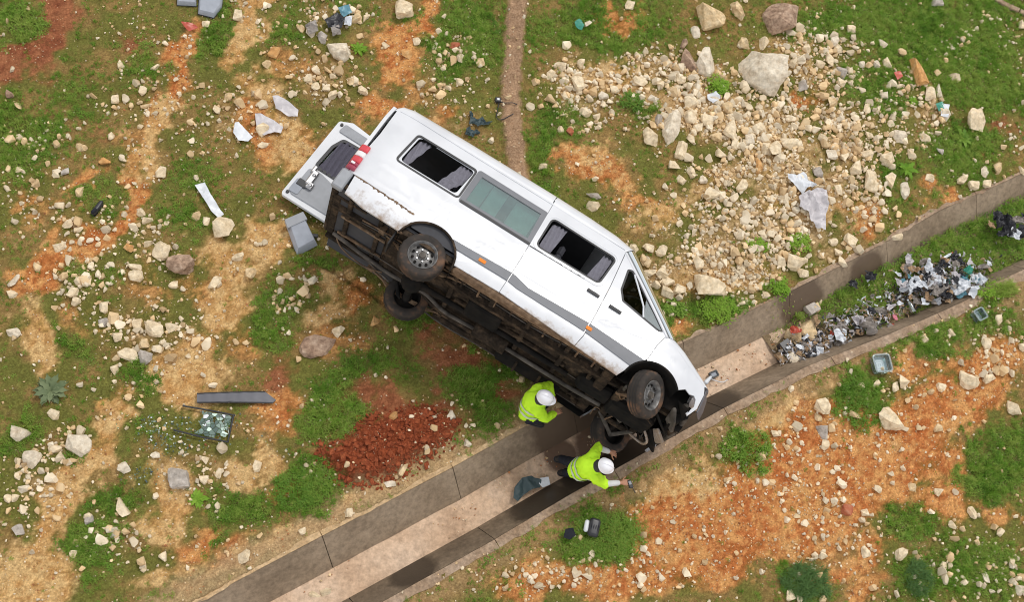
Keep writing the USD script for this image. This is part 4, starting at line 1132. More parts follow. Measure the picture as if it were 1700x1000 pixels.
# zoomed views of the photograph: origin u, v, scale; rows: x, y, width, height, tone
VIEWS = [
 ((0, 0, 3.03), """60 48 38 34 w|780 335 40 40 c|718 455 42 45 c|580 498 42 50 c|180 448 30 34 c|50 470 45 50 b|90 530 50 36 t|612 322 40 45 c|915 407 32 26 c|560 682 38 44 c|810 860 50 70 c|708 845 30 24 c|95 850 50 34 c|118 597 40 20 w|411 862 30 22 w|330 860 40 45 g|370 712 36 28 g|228 727 24 24 c|1035 118 40 38 c|970 92 36 34 t|1228 292 34 34 w|1225 358 28 36 c|1192 350 28 40 c|945 606 36 18 c|37 660 26 22 c|180 920 44 44 t|400 960 50 60 t|955 725 26 22 t|625 738 36 26 c|535 968 30 26 c|300 968 40 34 c|735 530 60 34 t|462 170 20 20 c|670 97 20 20 w|708 97 20 20 w|1200 75 50 60 c|1255 205 36 30 c|1150 480 40 60 t|1185 460 26 24 c|1090 545 40 50 c|300 640 40 26 c|530 810 60 40 o|410 740 60 40 t|465 585 30 40 c"""),
 ((400, 0, 3.03), """820 45 100 95 c|580 90 55 60 t|632 85 34 50 c|730 95 44 32 c|350 155 50 60 w|410 185 50 70 g|490 242 130 100 w|170 250 60 80 o|300 140 45 40 t|18 292 30 30 w|15 355 28 34 c|726 228 44 36 c|885 205 40 40 c|835 268 60 50 o|708 305 30 30 c|615 448 56 48 c|575 405 40 50 c|550 408 36 50 t|340 390 50 50 c|375 435 45 45 c|460 478 46 50 c|495 492 40 36 c|1075 225 60 40 r|1105 285 40 45 c|1205 310 46 50 t|1300 295 34 34 c|1008 280 30 30 c|950 395 36 40 r|1040 440 46 36 c|1100 410 40 40 c|1060 350 40 36 c|1145 540 30 30 c|130 320 50 40 t|275 255 40 25 c|410 570 30 24 c|570 600 40 30 c|200 830 34 36 c|150 940 34 30 c|110 730 60 30 c|150 770 20 24 w|1165 130 20 20 w|110 650 74 70 c|380 265 40 34 w"""),
 ((830, 0, 3.03), """1050 80 150 150 t|1195 45 70 100 t|980 160 52 60 w|1035 300 115 160 w|1290 340 250 220 w|1220 215 60 60 t|1325 215 60 70 c|940 290 80 130 b|925 220 44 60 b|650 25 56 44 c|693 277 36 52 c|300 330 60 60 c|255 375 50 50 c|408 318 50 50 c|390 415 70 90 c|520 472 66 56 w|570 445 44 44 c|430 560 70 50 c|370 555 40 34 c|485 585 40 40 c|230 470 36 36 c|325 480 40 40 c|845 315 40 40 c|870 450 80 56 c|800 415 50 60 c|700 410 80 50 c|770 490 60 36 w|910 400 56 50 c|955 510 80 80 c|955 580 80 80 c|858 615 90 200 w|910 740 60 100 c|755 680 80 90 c|1040 605 80 60 c|1150 650 80 100 c|1160 590 40 40 c|1245 530 50 50 c|1295 640 70 60 c|1070 500 60 40 w|565 685 30 36 c|305 650 40 44 c|352 660 46 44 r|215 838 46 40 c|245 745 34 24 c|475 975 60 24 c|1060 970 90 60 c|1110 770 60 60 c|1300 830 40 80 o|130 244 28 20 w|376 190 36 36 c|440 120 40 40 w|1210 930 70 60 c|1140 540 60 60 t|990 640 50 50 c|800 600 50 60 g|1180 720 50 60 c|1080 690 60 50 t|960 690 50 60 c|1330 740 60 70 c|1250 700 50 60 w|870 835 60 50 c|960 860 50 60 c|1020 900 50 40 w|910 900 50 50 c"""),
 ((1270, 0, 3.03), """70 80 185 190 b|140 310 60 60 c|205 240 50 60 c|275 320 46 46 c|345 205 46 60 w|365 240 50 46 c|460 240 40 36 c|320 290 40 80 c|385 360 60 70 g|380 410 40 50 c|185 420 56 76 g|265 400 36 34 c|430 145 50 40 c|655 140 44 34 c|750 108 40 36 c|655 95 30 30 c|590 215 50 50 w|485 320 40 40 w|555 320 40 50 w|615 315 50 70 c|775 350 100 150 o|825 465 60 80 c|878 455 40 70 w|955 390 70 55 c|1050 600 110 110 c|900 570 50 70 w|880 630 40 30 t|1240 355 24 36 w|1185 378 20 22 w|595 475 50 40 w|335 515 60 50 t|565 545 30 50 c|510 540 40 60 c|520 676 40 40 c|465 710 40 60 c|610 640 30 30 c|800 690 60 50 c|670 680 80 60 w|735 770 44 56 c|610 790 80 90 c|530 900 90 110 c|620 900 60 80 c|510 775 70 50 c|455 835 60 80 c|700 950 50 90 w|825 890 50 40 c|1100 860 50 60 w|1165 840 50 60 t|985 900 60 50 c|1045 930 60 50 c|1110 920 50 50 c|880 760 40 40 g|935 855 30 40 c|1285 860 36 50 c|1115 735 36 30 w|1215 560 36 30 c|1290 120 40 50 c|130 720 120 60 c|40 740 80 100 c|370 950 50 60 c|330 770 60 60 w|395 790 50 60 c|215 640 50 50 c|290 690 60 50 c|260 860 50 60 g|860 10 70 50 g"""),
 ((0, 330, 3.03), """70 410 64 64 w|60 478 60 40 c|70 668 76 50 w|300 30 50 40 c|340 125 60 50 c|395 152 50 30 c|460 135 40 36 c|240 175 30 50 c|300 245 60 40 c|340 205 28 26 t|15 215 36 30 c|60 222 28 30 c|37 272 24 22 w|37 65 30 36 c|140 165 26 28 c|745 105 60 44 c|710 60 50 50 c|985 85 50 50 t|1035 110 40 50 c|1120 135 110 120 c|650 245 56 44 o|745 225 50 44 c|810 260 84 90 c|905 320 150 100 b|685 385 80 56 c|680 340 70 40 c|400 405 50 56 c|440 410 40 60 c|370 470 56 56 c|385 515 50 50 c|320 450 24 50 c|520 540 50 60 c|520 620 70 50 g|870 430 50 40 c|1195 285 60 50 c|1080 415 60 70 c|1260 370 60 60 t|725 520 36 30 t|690 625 50 60 c|780 645 100 80 c|865 650 80 50 c|878 678 24 24 w|590 690 56 56 c|725 725 60 50 t|790 755 60 40 c|645 780 100 60 c|730 795 76 70 g|580 850 50 60 c|515 890 36 36 c|570 365 30 36 t|190 340 44 50 t|1265 530 40 34 w|165 485 30 36 c"""),
 ((0, 660, 2.942), """105 160 100 90 w|155 300 100 90 w|385 230 130 100 w|260 80 60 50 c|85 312 40 44 c|270 250 70 44 c|610 335 70 60 w|672 295 24 30 w|760 280 50 34 w|605 530 80 90 c|875 385 110 100 g|437 597 50 40 g|560 665 40 40 g|90 640 60 60 g|995 400 50 44 c|1065 365 40 56 c|1255 330 40 60 c|1190 770 64 70 c|795 775 40 50 c|355 760 40 40 c|190 460 40 30 c|225 475 36 36 c|285 410 36 36 c|75 490 40 40 c|105 525 36 34 c|150 520 32 40 c|40 490 40 44 c|35 365 28 40 c|65 378 26 30 c|90 375 36 50 c|115 395 30 36 c|245 380 30 24 c|120 445 60 44 w|320 320 30 26 c|405 290 26 22 c|1000 305 40 36 c|1040 265 40 24 c|1085 495 26 24 c|1115 465 24 30 c|230 810 30 20 c|750 600 30 40 c|700 820 30 60 c|105 905 30 36 c"""),
 ((430, 660, 2.942), """650 90 60 56 o|935 85 50 56 w|1020 220 40 40 w|1085 190 24 40 c|640 420 60 30 w|700 350 50 60 t|780 295 30 26 c|745 305 20 36 c|440 560 40 50 c|210 650 40 36 c|105 690 36 30 c|170 410 26 50 w|320 380 24 24 c|490 185 40 22 c|605 785 44 30 c|460 855 26 30 t|325 955 60 60 c|270 955 60 50 c|1175 535 30 30 b"""),
 ((1270, 660, 2.942), """285 45 80 60 c|600 95 110 120 c|260 95 40 40 t|280 165 60 80 g|290 230 44 50 c|50 175 50 30 c|1210 45 70 70 c|840 145 44 44 t|550 448 50 40 c|840 465 44 40 c|1010 555 60 70 c|910 620 44 44 c|485 560 40 36 c|715 435 40 40 t|270 340 40 26 c|280 770 44 36 c|490 750 50 60 c|660 765 60 60 c|870 825 50 44 c|1200 730 24 24 w|1130 795 40 30 w|1205 815 40 40 w|1075 870 36 60 w|1210 900 50 34 w|1155 965 40 30 w|1245 940 50 50 w|850 955 40 34 c|630 940 36 30 c|120 960 50 60 c|395 710 30 30 c|300 575 40 40 o|400 545 70 60 r|1150 590 36 30 c"""),
 ((1100, 350, 2.833), """725 430 45 40 c|670 570 70 80 t|605 580 60 70 t|690 475 50 50 g|605 700 50 50 c|1660 145 50 36 t|215 350 150 110 c|620 235 100 80 c|555 230 50 60 c|660 290 60 50 c|880 135 80 70 c|840 235 50 50 c|825 190 40 40 c|745 205 40 40 t|1090 120 60 40 c|165 240 50 70 c|415 450 26 36 c|485 395 40 34 c|1430 785 90 90 c|1535 790 70 60 c|1305 830 50 36 c|1125 800 60 60 c|1090 825 36 50 c|930 820 44 30 c|1000 810 46 40 c|745 920 80 70 c|1045 950 100 95 c|1575 510 40 60 c|1360 570 40 40 c|1520 620 50 60 c|1230 600 50 40 c|1690 640 44 44 c|1660 930 60 60 c|330 185 44 60 t|20 380 60 60 c|75 370 70 50 c|800 145 40 36 c"""),
 ((500, 300, 3.333), """205 830 75 66 c|90 900 210 130 b|410 770 60 60 o|490 965 40 40 c"""),
 ((740, 260, 3.333), """810 265 80 70 c|815 215 90 36 g|1050 400 40 40 c|1040 510 60 50 c|1120 500 70 60 c|1190 520 70 60 c|1100 570 60 60 t|1190 640 70 60 c|1120 640 70 50 c|1230 690 80 60 c|1160 700 60 50 c|1250 750 60 50 c"""),
]
STONES = []
for (u0, v0, sc), rows in VIEWS:
    for row in rows.split('|'):
        a = row.split()
        STONES.append((u0 + float(a[0]) / sc, v0 + float(a[1]) / sc, float(a[2]) / sc, float(a[3]) / sc, a[4]))
# drop doubles and stones under the van
VAN_OUT = Polygon([(470, 325), (570, 195), (620, 215), (665, 172), (930, 325), (1045, 420), (1110, 550), (1180, 650), (1150, 700), (1030, 745), (970, 670), (640, 450), (535, 400)])
kept = []
for st in sorted(STONES, key=lambda s: -s[2] * s[3]):
    if VAN_OUT.contains(Point(st[0], st[1])) or any(abs(st[0] - k[0]) < .45 * (st[2] + k[2]) * .6 and abs(st[1] - k[1]) < .45 * (st[3] + k[3]) * .6 for k in kept):
        continue
    kept.append(st)
STONES = kept
LANDMARKS = [((335, 12), 'the grey cushions'), ((440, 200), 'the pale plastic scraps'), ((345, 330), 'the torn white plastic strip'), ((162, 348), 'the small black shoe'), ((393, 663), 'the long dark trim strip'), ((345, 705), 'the shattered window frame'),
             ((640, 740), 'the dug red soil heap'), ((850, 110), 'the brown berm'), ((1338, 335), 'the white sheet'), ((1258, 112), 'the largest pale boulder'), ((1285, 25), 'the big dull brown boulder'), ((1458, 608), 'the square clear plastic tub'), ((1620, 527), 'the small clear plastic box'),
             ((1245, 750), 'the round grass clump'), ((980, 880), 'the black bag in the grass'), ((1550, 470), 'the rubbish heap'), ((500, 392), 'the grey box behind the van'), ((85, 650), 'the pale thistle plant'), ((1525, 115), 'the orange-tinted rock'), ((880, 812), 'the dark jacket in the ditch'),
             ((560, 38), 'the dark rubbish scatter'), ((1645, 775), 'the large grass patch'), ((1340, 965), 'the dark bush'), ((985, 775), 'the worker in the ditch'), ((890, 668), 'the worker on the ditch bank'), ((1190, 515), 'the leafy tufts'), ((1115, 200), 'the long pale boulder'), ((1030, 165), 'the green shrub'), ((110, 60), 'the red soil track'), ((520, 583), 'the flat brown rock'), ((300, 437), 'the mottled slab'), ((40, 960), 'the sandy bottom left corner'), ((670, 12), 'the top edge cream boulder'), ((1020, 275), 'the orange patch'), ((1615, 198), 'the rounded cream boulder'), ((1650, 960), 'the bottom right corner stones'), ((205, 840), 'the pointed cream stone'), ((1420, 665), 'the stony grass clump')]


def where(u, v):
    best = min(LANDMARKS, key=lambda L: math.hypot(L[0][0] - u, L[0][1] - v))
    (lu, lv), ph = best
    dx, dy = u - lu, v - lv
    if math.hypot(dx, dy) < 16:
        return 'right by ' + ph
    if abs(dx) > 1.8 * abs(dy):
        d = 'right of' if dx > 0 else 'left of'
    elif abs(dy) > 1.8 * abs(dx):
        d = 'below' if dy > 0 else 'above'
    else:
        d = ('below' if dy > 0 else 'above') + (' and right of' if dx > 0 else ' and left of')
    return d + ' ' + ph


SPECIAL = {(1260, 112): ('boulder', 'largest pale whitish boulder standing above the rubble slope'), (1293, 26): ('boulder', 'big dull brown pitted boulder cut by the top edge'), (1172, 99): ('boulder', 'upright whitish rock left of the largest pale boulder'),
           (1113, 203): ('boulder', 'long pale boulder lying in the middle of the rubble'), (1176, 474): ('boulder', 'long cream boulder at the foot of the rubble beside the ditch'), (1177, 26): ('boulder', 'crumbly tan rock flecked with red near the top edge'),
           (1526, 115): ('boulder', 'orange-tinted rock standing alone in the grass at upper right'), (1617, 198): ('boulder', 'rounded cream boulder near the right edge above the ditch'), (527, 570): ('boulder', 'flat brown rock in the grass below the rear wheels'),
           (299, 436): ('boulder', 'flat mottled brown slab on the bare soil left of the van'), (562, 80): ('boulder', 'pale whitish boulder below the scatter of dark rubbish'), (671, 15): ('boulder', 'cream boulder touching the top edge above the van'), (370, 375): ('boulder', 'smooth cream slab at the lower end of the torn plastic strip')}
lab = []
for st in STONES:
    u, v, w, h, tone = st
    sp = next((s for k, s in SPECIAL.items() if math.hypot(k[0] - u, k[1] - v) < 11), None)
    size = math.sqrt(w * h)
    sw = 'large' if size > 26 else 'medium' if size > 17 else 'small'
    shape = 'long' if max(w, h) > 1.45 * min(w, h) else 'blocky'
    lab.append(sp[1] if sp else f'{sw} {shape} {TONE_WORD[tone]} stone {where(u, v)}'.replace('medium blocky ', 'medium ').replace('small blocky ', 'small '))
by = {}
for i, l in enumerate(lab):
    by.setdefault(l, []).append(i)
ORD = {2: ('left', 'right'), 3: ('leftmost', 'middle', 'rightmost'), 4: ('leftmost', 'second', 'third', 'rightmost'), 5: ('leftmost', 'second', 'third', 'fourth', 'rightmost'), 6: ('leftmost', 'second', 'third', 'fourth', 'fifth', 'rightmost')}
GRP = {}
for l, ids in by.items():
    if len(ids) in ORD:
        for k, i in enumerate(sorted(ids, key=lambda q: STONES[q][0])):
            lab[i] = ORD[len(ids)][k] + ' ' + l
    elif len(ids) > 6:
        for i in ids:
            GRP[i] = 'alike stones ' + l.split(' stone ')[1]
NI = min(298, len(STONES))
for i, (u, v, w, h, tone) in enumerate(STONES[:NI]):
    p = ground_at(u, v + h * .15)
    ppm = FPX / ((p - EYE) @ FWD)
    sx, sy = w / ppm, h / ppm / .94
    flat = i in [q for q in range(len(STONES)) if STONES[q][4] == 'b' and STONES[q][2] > 55 and STONES[q][1] > 60]
    sz = min(sx, sy) * (.35 if flat else .7 + .3 * rnd.random())
    big = max(w, h) > 30
    v_, f_ = rock_mesh(100 + i, sx * .98, sy * .98, sz, 12 + 3 * big, fine=max(w, h) > 17)
    path = thing('boulder' if big else 'stone', lab[i], 'rock', GRP.get(i) or 'loose stones on the slope', loc=(p[0], p[1], p[2] + sz * (.30 if not flat else .12))) if False else None
    v_ = v_ @ rotz(rnd.uniform(-.25, .25)).T
    path = fresh('/World', 'boulder' if big else 'stone')
    mm = usdkit.mesh(stage, path, (v_, f_), MATS[TONE[tone]], smooth=24)
    UsdGeom.Xformable(mm).AddTranslateOp().Set(Gf.Vec3d(float(p[0]), float(p[1]), float(p[2] + sz * (.16 if not flat else .06))))
    keys(mm.GetPrim(), lab[i], 'rock', GRP.get(i) or 'loose stones on the slope')

# stones and gravel nobody could count
def instancer(name, protos, P, Q, S, idx, label):
    pi = UsdGeom.PointInstancer.Define(stage, fresh('/World', name))
    base = str(pi.GetPath())
    for k, (mesh, mt, sm) in enumerate(protos):
        usdkit.mesh(stage, f'{base}/{name}_kind_{k:03d}', mesh, mt, smooth=sm)
        pi.GetPrototypesRel().AddTarget(f'{base}/{name}_kind_{k:03d}')
    pi.CreateProtoIndicesAttr(Vt.IntArray.FromNumpy(np.asarray(idx, np.int32)))
    pi.CreatePositionsAttr(Vt.Vec3fArray.FromNumpy(np.asarray(P, np.float32)))
    pi.CreateScalesAttr(Vt.Vec3fArray.FromNumpy(np.asarray(S, np.float32)))
    pi.CreateOrientationsAttr(Vt.QuathArray([Gf.Quath(float(q[0]), float(q[1]), float(q[2]), float(q[3])) for q in Q]))
    keys(pi.GetPrim(), label=label, kind='stuff')


def rand_quat(n, tilt=PI):
    a = rng.uniform(0, 2 * PI, n)
    if tilt >= PI:
        q = rng.normal(size=(n, 4))
    else:
        t = rng.normal(0, tilt, (n, 2)) / 2
        q = np.c_[np.cos(a / 2), t[:, 0] * np.cos(a / 2), t[:, 1] * np.cos(a / 2), np.sin(a / 2)]
    return q / np.linalg.norm(q, axis=1)[:, None]


from scipy.interpolate import RegularGridInterpolator
_gi = lambda arr_: RegularGridInterpolator((gy, gx), arr_.reshape(ny_, nx_), bounds_error=False, fill_value=None)
I_Z, I_G, I_RB, I_T, I_O, I_R, I_L, I_OFF = map(_gi, (GZ, grass_d, grb, gt, go, gr, gl, GO))


def scatter(n, dens, lo=(-8.9, -5.9), hi=(10.9, 7.9)):
    """n points kept where dens(y, x pairs) beats a random number"""
    xy = np.c_[rng.uniform(lo[0], hi[0], n), rng.uniform(lo[1], hi[1], n)]
    yx = xy[:, ::-1]
    off = I_OFF(yx)
    rim = (off > -.06) & (off < 1.30)
    ok = (rng.random(n) < dens(yx) * np.where(rim, .55, 1)) & ((off < -.02) | (off > 1.21))
    xy, rim = xy[ok], rim[ok]
    return xy, np.where(rim, .004, I_Z(xy[:, ::-1]))


rub_protos = [(rock_mesh(900 + k, 1, .72 + .25 * (k % 3) / 2, .6 + .1 * (k % 4), 14), MATS[('rubble_pale', 'rubble_pale', 'rubble_tan', 'rubble_pale', 'rubble_tan')[k % 5]], 20) for k in range(10)]
patch = lambda yx, s, k: meshkit.fbm(np.c_[yx[:, ::-1] * s, np.zeros(len(yx))], 3, k)
xy, z = scatter(150000, lambda q: np.clip(I_RB(q) ** 1.25 * .85 * smooth01(.30, .54, patch(q, 1.7, 61)), 0, 1))
sz = np.clip(.040 * np.exp(rng.normal(0, .55, len(xy))) , .014, .15) * 1.2
instancer('rubble', rub_protos, np.c_[xy, z + sz * .18], rand_quat(len(xy)), np.repeat(sz[:, None], 3, 1), rng.integers(0, 10, len(xy)), 'loose pale limestone rubble too small to count')
big_protos = [(rock_mesh(990 + k, 1, .7 + .1 * (k % 3), .6, 10), MATS[('rubble_pale', 'rubble_pale', 'rubble_tan')[k % 3]], 15) for k in range(9)]
xy, z = scatter(30000, lambda q: np.clip(I_RB(q) ** 1.6 * .34 * smooth01(.34, .52, patch(q, 1.4, 66)), 0, 1))
sz = np.clip(.10 * np.exp(rng.normal(0, .28, len(xy))), .06, .19)
instancer('rubble_blocks', big_protos, np.c_[xy, z + sz * .16], rand_quat(len(xy)), np.repeat(sz[:, None], 3, 1), rng.integers(0, 9, len(xy)), 'broken limestone blocks lying close together in the rubble')
print('blocks', len(xy))
xy, z = scatter(42000, lambda q: np.clip(.07 + .36 * smooth01(.50, .66, patch(q, 1.1, 62)) + .10 * np.maximum(I_T(q), I_O(q)), 0, 1))
sz = np.clip(.025 * np.exp(rng.normal(0, .6, len(xy))), .012, .10) * 1.2
instancer('scattered_stones', rub_protos, np.c_[xy, z + sz * .25], rand_quat(len(xy)), np.repeat(sz[:, None], 3, 1), rng.integers(0, 10, len(xy)), 'small pale stones scattered through the grass and soil')
peb = [(rock_mesh(950 + k, 1, .8, .7, 9), MATS[('rubble_tan', 'rubble_pale', 'rubble_rust', 'rubble_tan', 'rubble_pale', 'rubble_rust')[k % 6]], 20) for k in range(6)]
xy, z = scatter(130000, lambda q: np.clip(.07 + .38 * np.maximum.reduce([I_T(q) * .8, I_O(q) * 1.2, I_R(q) * .6, I_RB(q)]), 0, 1) * smooth01(.25, .6, patch(q, 2.5, 63)))
sz = np.clip(.016 * np.exp(rng.normal(0, .42, len(xy))), .008, .042)
instancer('gravel', peb, np.c_[xy, z + sz * .2], rand_quat(len(xy)), np.repeat(sz[:, None], 3, 1), rng.integers(0, 6, len(xy)), 'grit and pebbles strewn over the bare soil')
# clods on the red heap
hp = []
while len(hp) < 1300:
    x, y = rng.uniform(*np.array(RED_HEAP.bounds)[[0, 2]]), rng.uniform(*np.array(RED_HEAP.bounds)[[1, 3]])
    if RED_HEAP.buffer(.12 if rng.random() < .2 else .02).contains(Point(x, y)):
        hp.append((x, y))
hp = np.array(hp); z = I_Z(hp[:, ::-1]); sz = np.clip(.034 * np.exp(rng.normal(0, .55, len(hp))), .014, .13)
instancer('red_clods', [(rock_mesh(970 + k, 1, .8, .6, 12), MATS['red_soil'], 30) for k in range(5)], np.c_[hp, z + sz * .15], rand_quat(len(hp)), np.repeat(sz[:, None], 3, 1), rng.integers(0, 5, len(hp)), 'dark red clods of freshly dug soil')
# grit on the ditch floor
gp = []
for _ in range(900):
    s = rng.uniform(CUM[0] + 4, CUM[6] + .3); o = np.clip(rng.normal(.62, .13), .42, .86)
    gp.append([*ditch_point(s, o), -.495])
gp = np.array(gp); sz = np.clip(.016 * np.exp(rng.normal(0, .5, len(gp))), .007, .05)
keep = (meshkit.fbm(np.c_[gp[:, :2] * 1.5, np.zeros(len(gp))], 3, 71) > .47)
gp, sz = gp[keep], sz[keep]
instancer('ditch_grit', peb, gp + np.c_[0 * sz, 0 * sz, sz * .3], rand_quat(len(gp)), np.repeat(sz[:, None], 3, 1), rng.integers(0, 6, len(gp)), 'grit and crumbs on the silted ditch floor')

# ------------------------------------------------------------------ grass and plants
def blade_tuft(seed, n, h, spread, w, lean=1.0, segs=2):
    r = np.random.default_rng(seed)
    V, Fq = [], []
    for _ in range(n):
        a = r.uniform(0, 2 * PI); d = spread * math.sqrt(r.random())
        b = np.array([d * math.cos(r.uniform(0, 2 * PI)), d * math.sin(r.uniform(0, 2 * PI)), 0])
        L = h * r.uniform(.55, 1.1); th = r.uniform(.25, 1.0) * lean
        o = np.array([math.cos(a), math.sin(a), 0]); s = np.array([-math.sin(a), math.cos(a), 0]) * w * r.uniform(.7, 1.3)
        k0 = len(V)
        p = b.copy()
        for k in range(segs):
            V += [p - s * (1 - .25 * k), p + s * (1 - .25 * k)]
            t = th * (k + .6) / segs * 1.5
            p = p + L / segs * (o * math.sin(t) + np.array([0, 0, math.cos(t)]))
        V.append(p)
        for k in range(segs - 1):
            q = k0 + 2 * k
            Fq += [[q, q + 1, q + 3], [q, q + 3, q + 2]]
        q = k0 + 2 * (segs - 1)
        Fq.append([q, q + 1, q + 2])
    return np.array(V), np.array(Fq)


def leaf_clump(seed, n, spread, size, up=.05):
    """small rounded leaves on a low dome"""
    r = np.random.default_rng(seed)
    V, Fq = [], []
    for _ in range(n):
        a = r.uniform(0, 2 * PI); d = spread * math.sqrt(r.random())
        c = np.array([d * math.cos(a), d * math.sin(a), up * (1.1 - (d / spread) ** 2) * r.uniform(.5, 1.1)])
        L = size * r.uniform(.6, 1.2); b = r.uniform(0, 2 * PI); t = r.uniform(-.5, .6)
        o = np.array([math.cos(b) * math.cos(t), math.sin(b) * math.cos(t), math.sin(t)]); s = np.array([-math.sin(b), math.cos(b), r.uniform(-.3, .3)])
        k = len(V)
        V += [c, c + o * L * .45 + s * L * .28, c + o * L, c + o * L * .45 - s * L * .28]
        Fq += [[k, k + 1, k + 2], [k, k + 2, k + 3]]
    return np.array(V), np.array(Fq)


gm, wm, dm = MATS['grass_leaf'], MATS['weed_leaf'], MATS['dry_leaf']
g_protos = [(blade_tuft(1, 34, .075, .055, .0032), gm, False), (blade_tuft(2, 30, .10, .05, .0034, 1.1), gm, False), (blade_tuft(3, 26, .055, .06, .0030, 1.2), gm, False), (leaf_clump(4, 26, .06, .030, .03), wm, False), (leaf_clump(5, 34, .075, .022, .025), wm, False), (blade_tuft(6, 16, .07, .05, .0028, 1.3), dm, False)]
xy, z = scatter(160000, lambda q: np.clip(I_G(q) * 1.1 + .012, 0, 1))
lush = I_L(xy[:, ::-1])
kind = rng.choice(6, len(xy), p=[.27, .20, .2, .15, .12, .06])
sc = (.55 + .55 * rng.random(len(xy))) * (.62 + .62 * lush)
keep = rng.random(len(xy)) < .62 + .4 * lush
xy, z, kind, sc = xy[keep], z[keep], kind[keep], sc[keep]
instancer('grass', g_protos, np.c_[xy, z - .004], rand_quat(len(xy), .14), np.repeat(sc[:, None], 3, 1), kind, 'short patchy green grass and weeds on the slope')
print('grass', len(xy))
# long grass on the filled end of the ditch and hanging over its kerbs
P = []
for k in np.repeat(np.arange(len(fillV)), 3):
    if rng.random() < .8:
        u, v = proj(fillV[k])[0]
        thin = blobs(np.array([[u, v]]), [(1550, 475, 75, 40, -20, 1), (1350, 570, 75, 60, -25, 1), (1420, 550, 60, 36, -25, .9), (1480, 530, 50, 24, -25, .7)])[0]
        if rng.random() > thin * .95 and rng.random() < (ditch_coords(fillV[k][:2])[0][0] - CUM[6] + .1) / .9:
            P.append(fillV[k] + np.r_[rng.normal(0, .03, 2), -.01])
for _ in range(420):
    s = rng.uniform(CUM[0] + 3, CUM[-1]); o = (1.40 + .05 * abs(rng.normal())) if rng.random() < .6 else -(.17 + .06 * abs(rng.normal()))
    x, y = ditch_point(s, o)
    if rng.random() < .15 + .85 * float(I_G((y + .1 * np.sign(o), x))) + .5 * float(I_L((y, x))):
        P.append(np.array([x, y, -.01]))
P = np.array(P)
instancer('ditch_grass', g_protos[:5], P, rand_quat(len(P), .2), np.repeat(rng.uniform(.7, 1.5, len(P))[:, None], 3, 1), rng.integers(0, 5, len(P)), 'taller grass and weeds growing on the silted ditch end and its edges')


def clump(u, v, w, h, name, label, cat, kind='grass', n=60, hgt=.16, mt=('grass_leaf', 'weed_leaf'), group=None, seed=0):
    """a plant one can pick out: stems of blades and leaves on one root"""
    p = ground_at(u, v)
    ppm = FPX / ((p - EYE) @ FWD)
    rx, ry = w / ppm / 2, h / ppm / 2
    r = np.random.default_rng(int(u * 7 + v) + seed)
    bl, lv = [], []
    for _ in range(n):
        a, d = r.uniform(0, 2 * PI), math.sqrt(r.random())
        d *= .62 + .62 * float(meshkit.fbm(np.array([[1.3 * math.cos(a) + u, 1.3 * math.sin(a) + v, 0.0]]), 2, 5)[0])
        c = np.array([rx * d * math.cos(a), ry * d * math.sin(a), gz(p[0] + rx * d * math.cos(a), p[1] + ry * d * math.sin(a)) - p[2] - .005])
        hh = hgt * (1.15 - .65 * d * d)
        m = blade_tuft(int(r.integers(1e6)), 16, hh, .04, .0042, .9 + .5 * d, 3)
        bl.append((m[0] + c, m[1]))
        if kind != 'blade':
            m = leaf_clump(int(r.integers(1e6)), 12, .06, .045 if kind == 'leafy' else .028, .03)
            lv.append((m[0] + c + [0, 0, hh * .45], m[1]))
    t = thing(name, label, cat, group, loc=p)
    obj('blades', cat_meshes(bl), MATS[mt[0]], t, smooth=False)
    if lv:
        obj('leaves', cat_meshes(lv), MATS[mt[1]], t, smooth=False)


def rosette(u, v, w, name, label, mt, n=18, rise=.5):
    """spiky plant of long lobed leaves around a centre"""
    p = ground_at(u, v)
    R = w / (FPX / ((p - EYE) @ FWD)) / 2
    r = np.random.default_rng(int(u + v))
    t = thing(name, label, 'plant', loc=p)
    for k in range(n):
        a = 2.4 * k + r.uniform(-.2, .2); L = R * r.uniform(.65, 1.1); el = rise * r.uniform(.25, 1.1)
        o = np.array([math.cos(a), math.sin(a), 0]); s = np.array([-math.sin(a), math.cos(a), 0])
        V, Fq = [], []
        N = 7
        for i in range(N + 1):
            q = i / N
            c = o * L * q * math.cos(el * (1 - q * .9)) + np.array([0, 0, .01 + L * (math.sin(el) * q - .45 * q * q)])
            wd = L * .17 * math.sin(PI * min(1, .12 + q * .88)) * (1.25 if i % 2 else .7) + .002
            V += [c - s * wd + [0, 0, .01], c, c + s * wd + [0, 0, .01]]
        for i in range(N):
            b = 3 * i
            Fq += [[b, b + 1, b + 4], [b, b + 4, b + 3], [b + 1, b + 2, b + 5], [b + 1, b + 5, b + 4]]
        obj('leaf', (np.array(V), np.array(Fq)), MATS[mt], t, smooth=True)


rosette(85, 650, 58, 'thistle', 'pale grey-green thistle rosette near the left edge of the slope', 'thistle_leaf', 34, 1.0)
rosette(327, 830, 44, 'rosette_weed', 'bright yellow-green star shaped weed below the shattered window frame', 'bright_leaf', 13, .6)
clump(1338, 968, 92, 70, 'bush', 'dark bluish-green bush by the bottom edge at right', 'plant', 'blade', 110, .26, ('dark_leaf', 'dark_leaf'))
clump(1522, 962, 50, 60, 'bush', 'smaller dark plant right of the dark bush by the bottom edge', 'plant', 'blade', 60, .24, ('dark_leaf', 'dark_leaf'))
rosette(1505, 282, 40, 'rosette_weed', 'light green rosette weed in the rubble above the ditch at right', 'bright_leaf', 14, .6)
rosette(1598, 232, 42, 'rosette_weed', 'light green rosette weed below the rounded cream boulder', 'weed_leaf', 18, .7)
rosette(595, 82, 34, 'rosette_weed', 'bright green weed beside the whitish boulder at the top', 'bright_leaf', 14, .8)
rosette(1515, 168, 26, 'rosette_weed', 'small light green weed below the orange-tinted rock', 'bright_leaf', 12, .6)
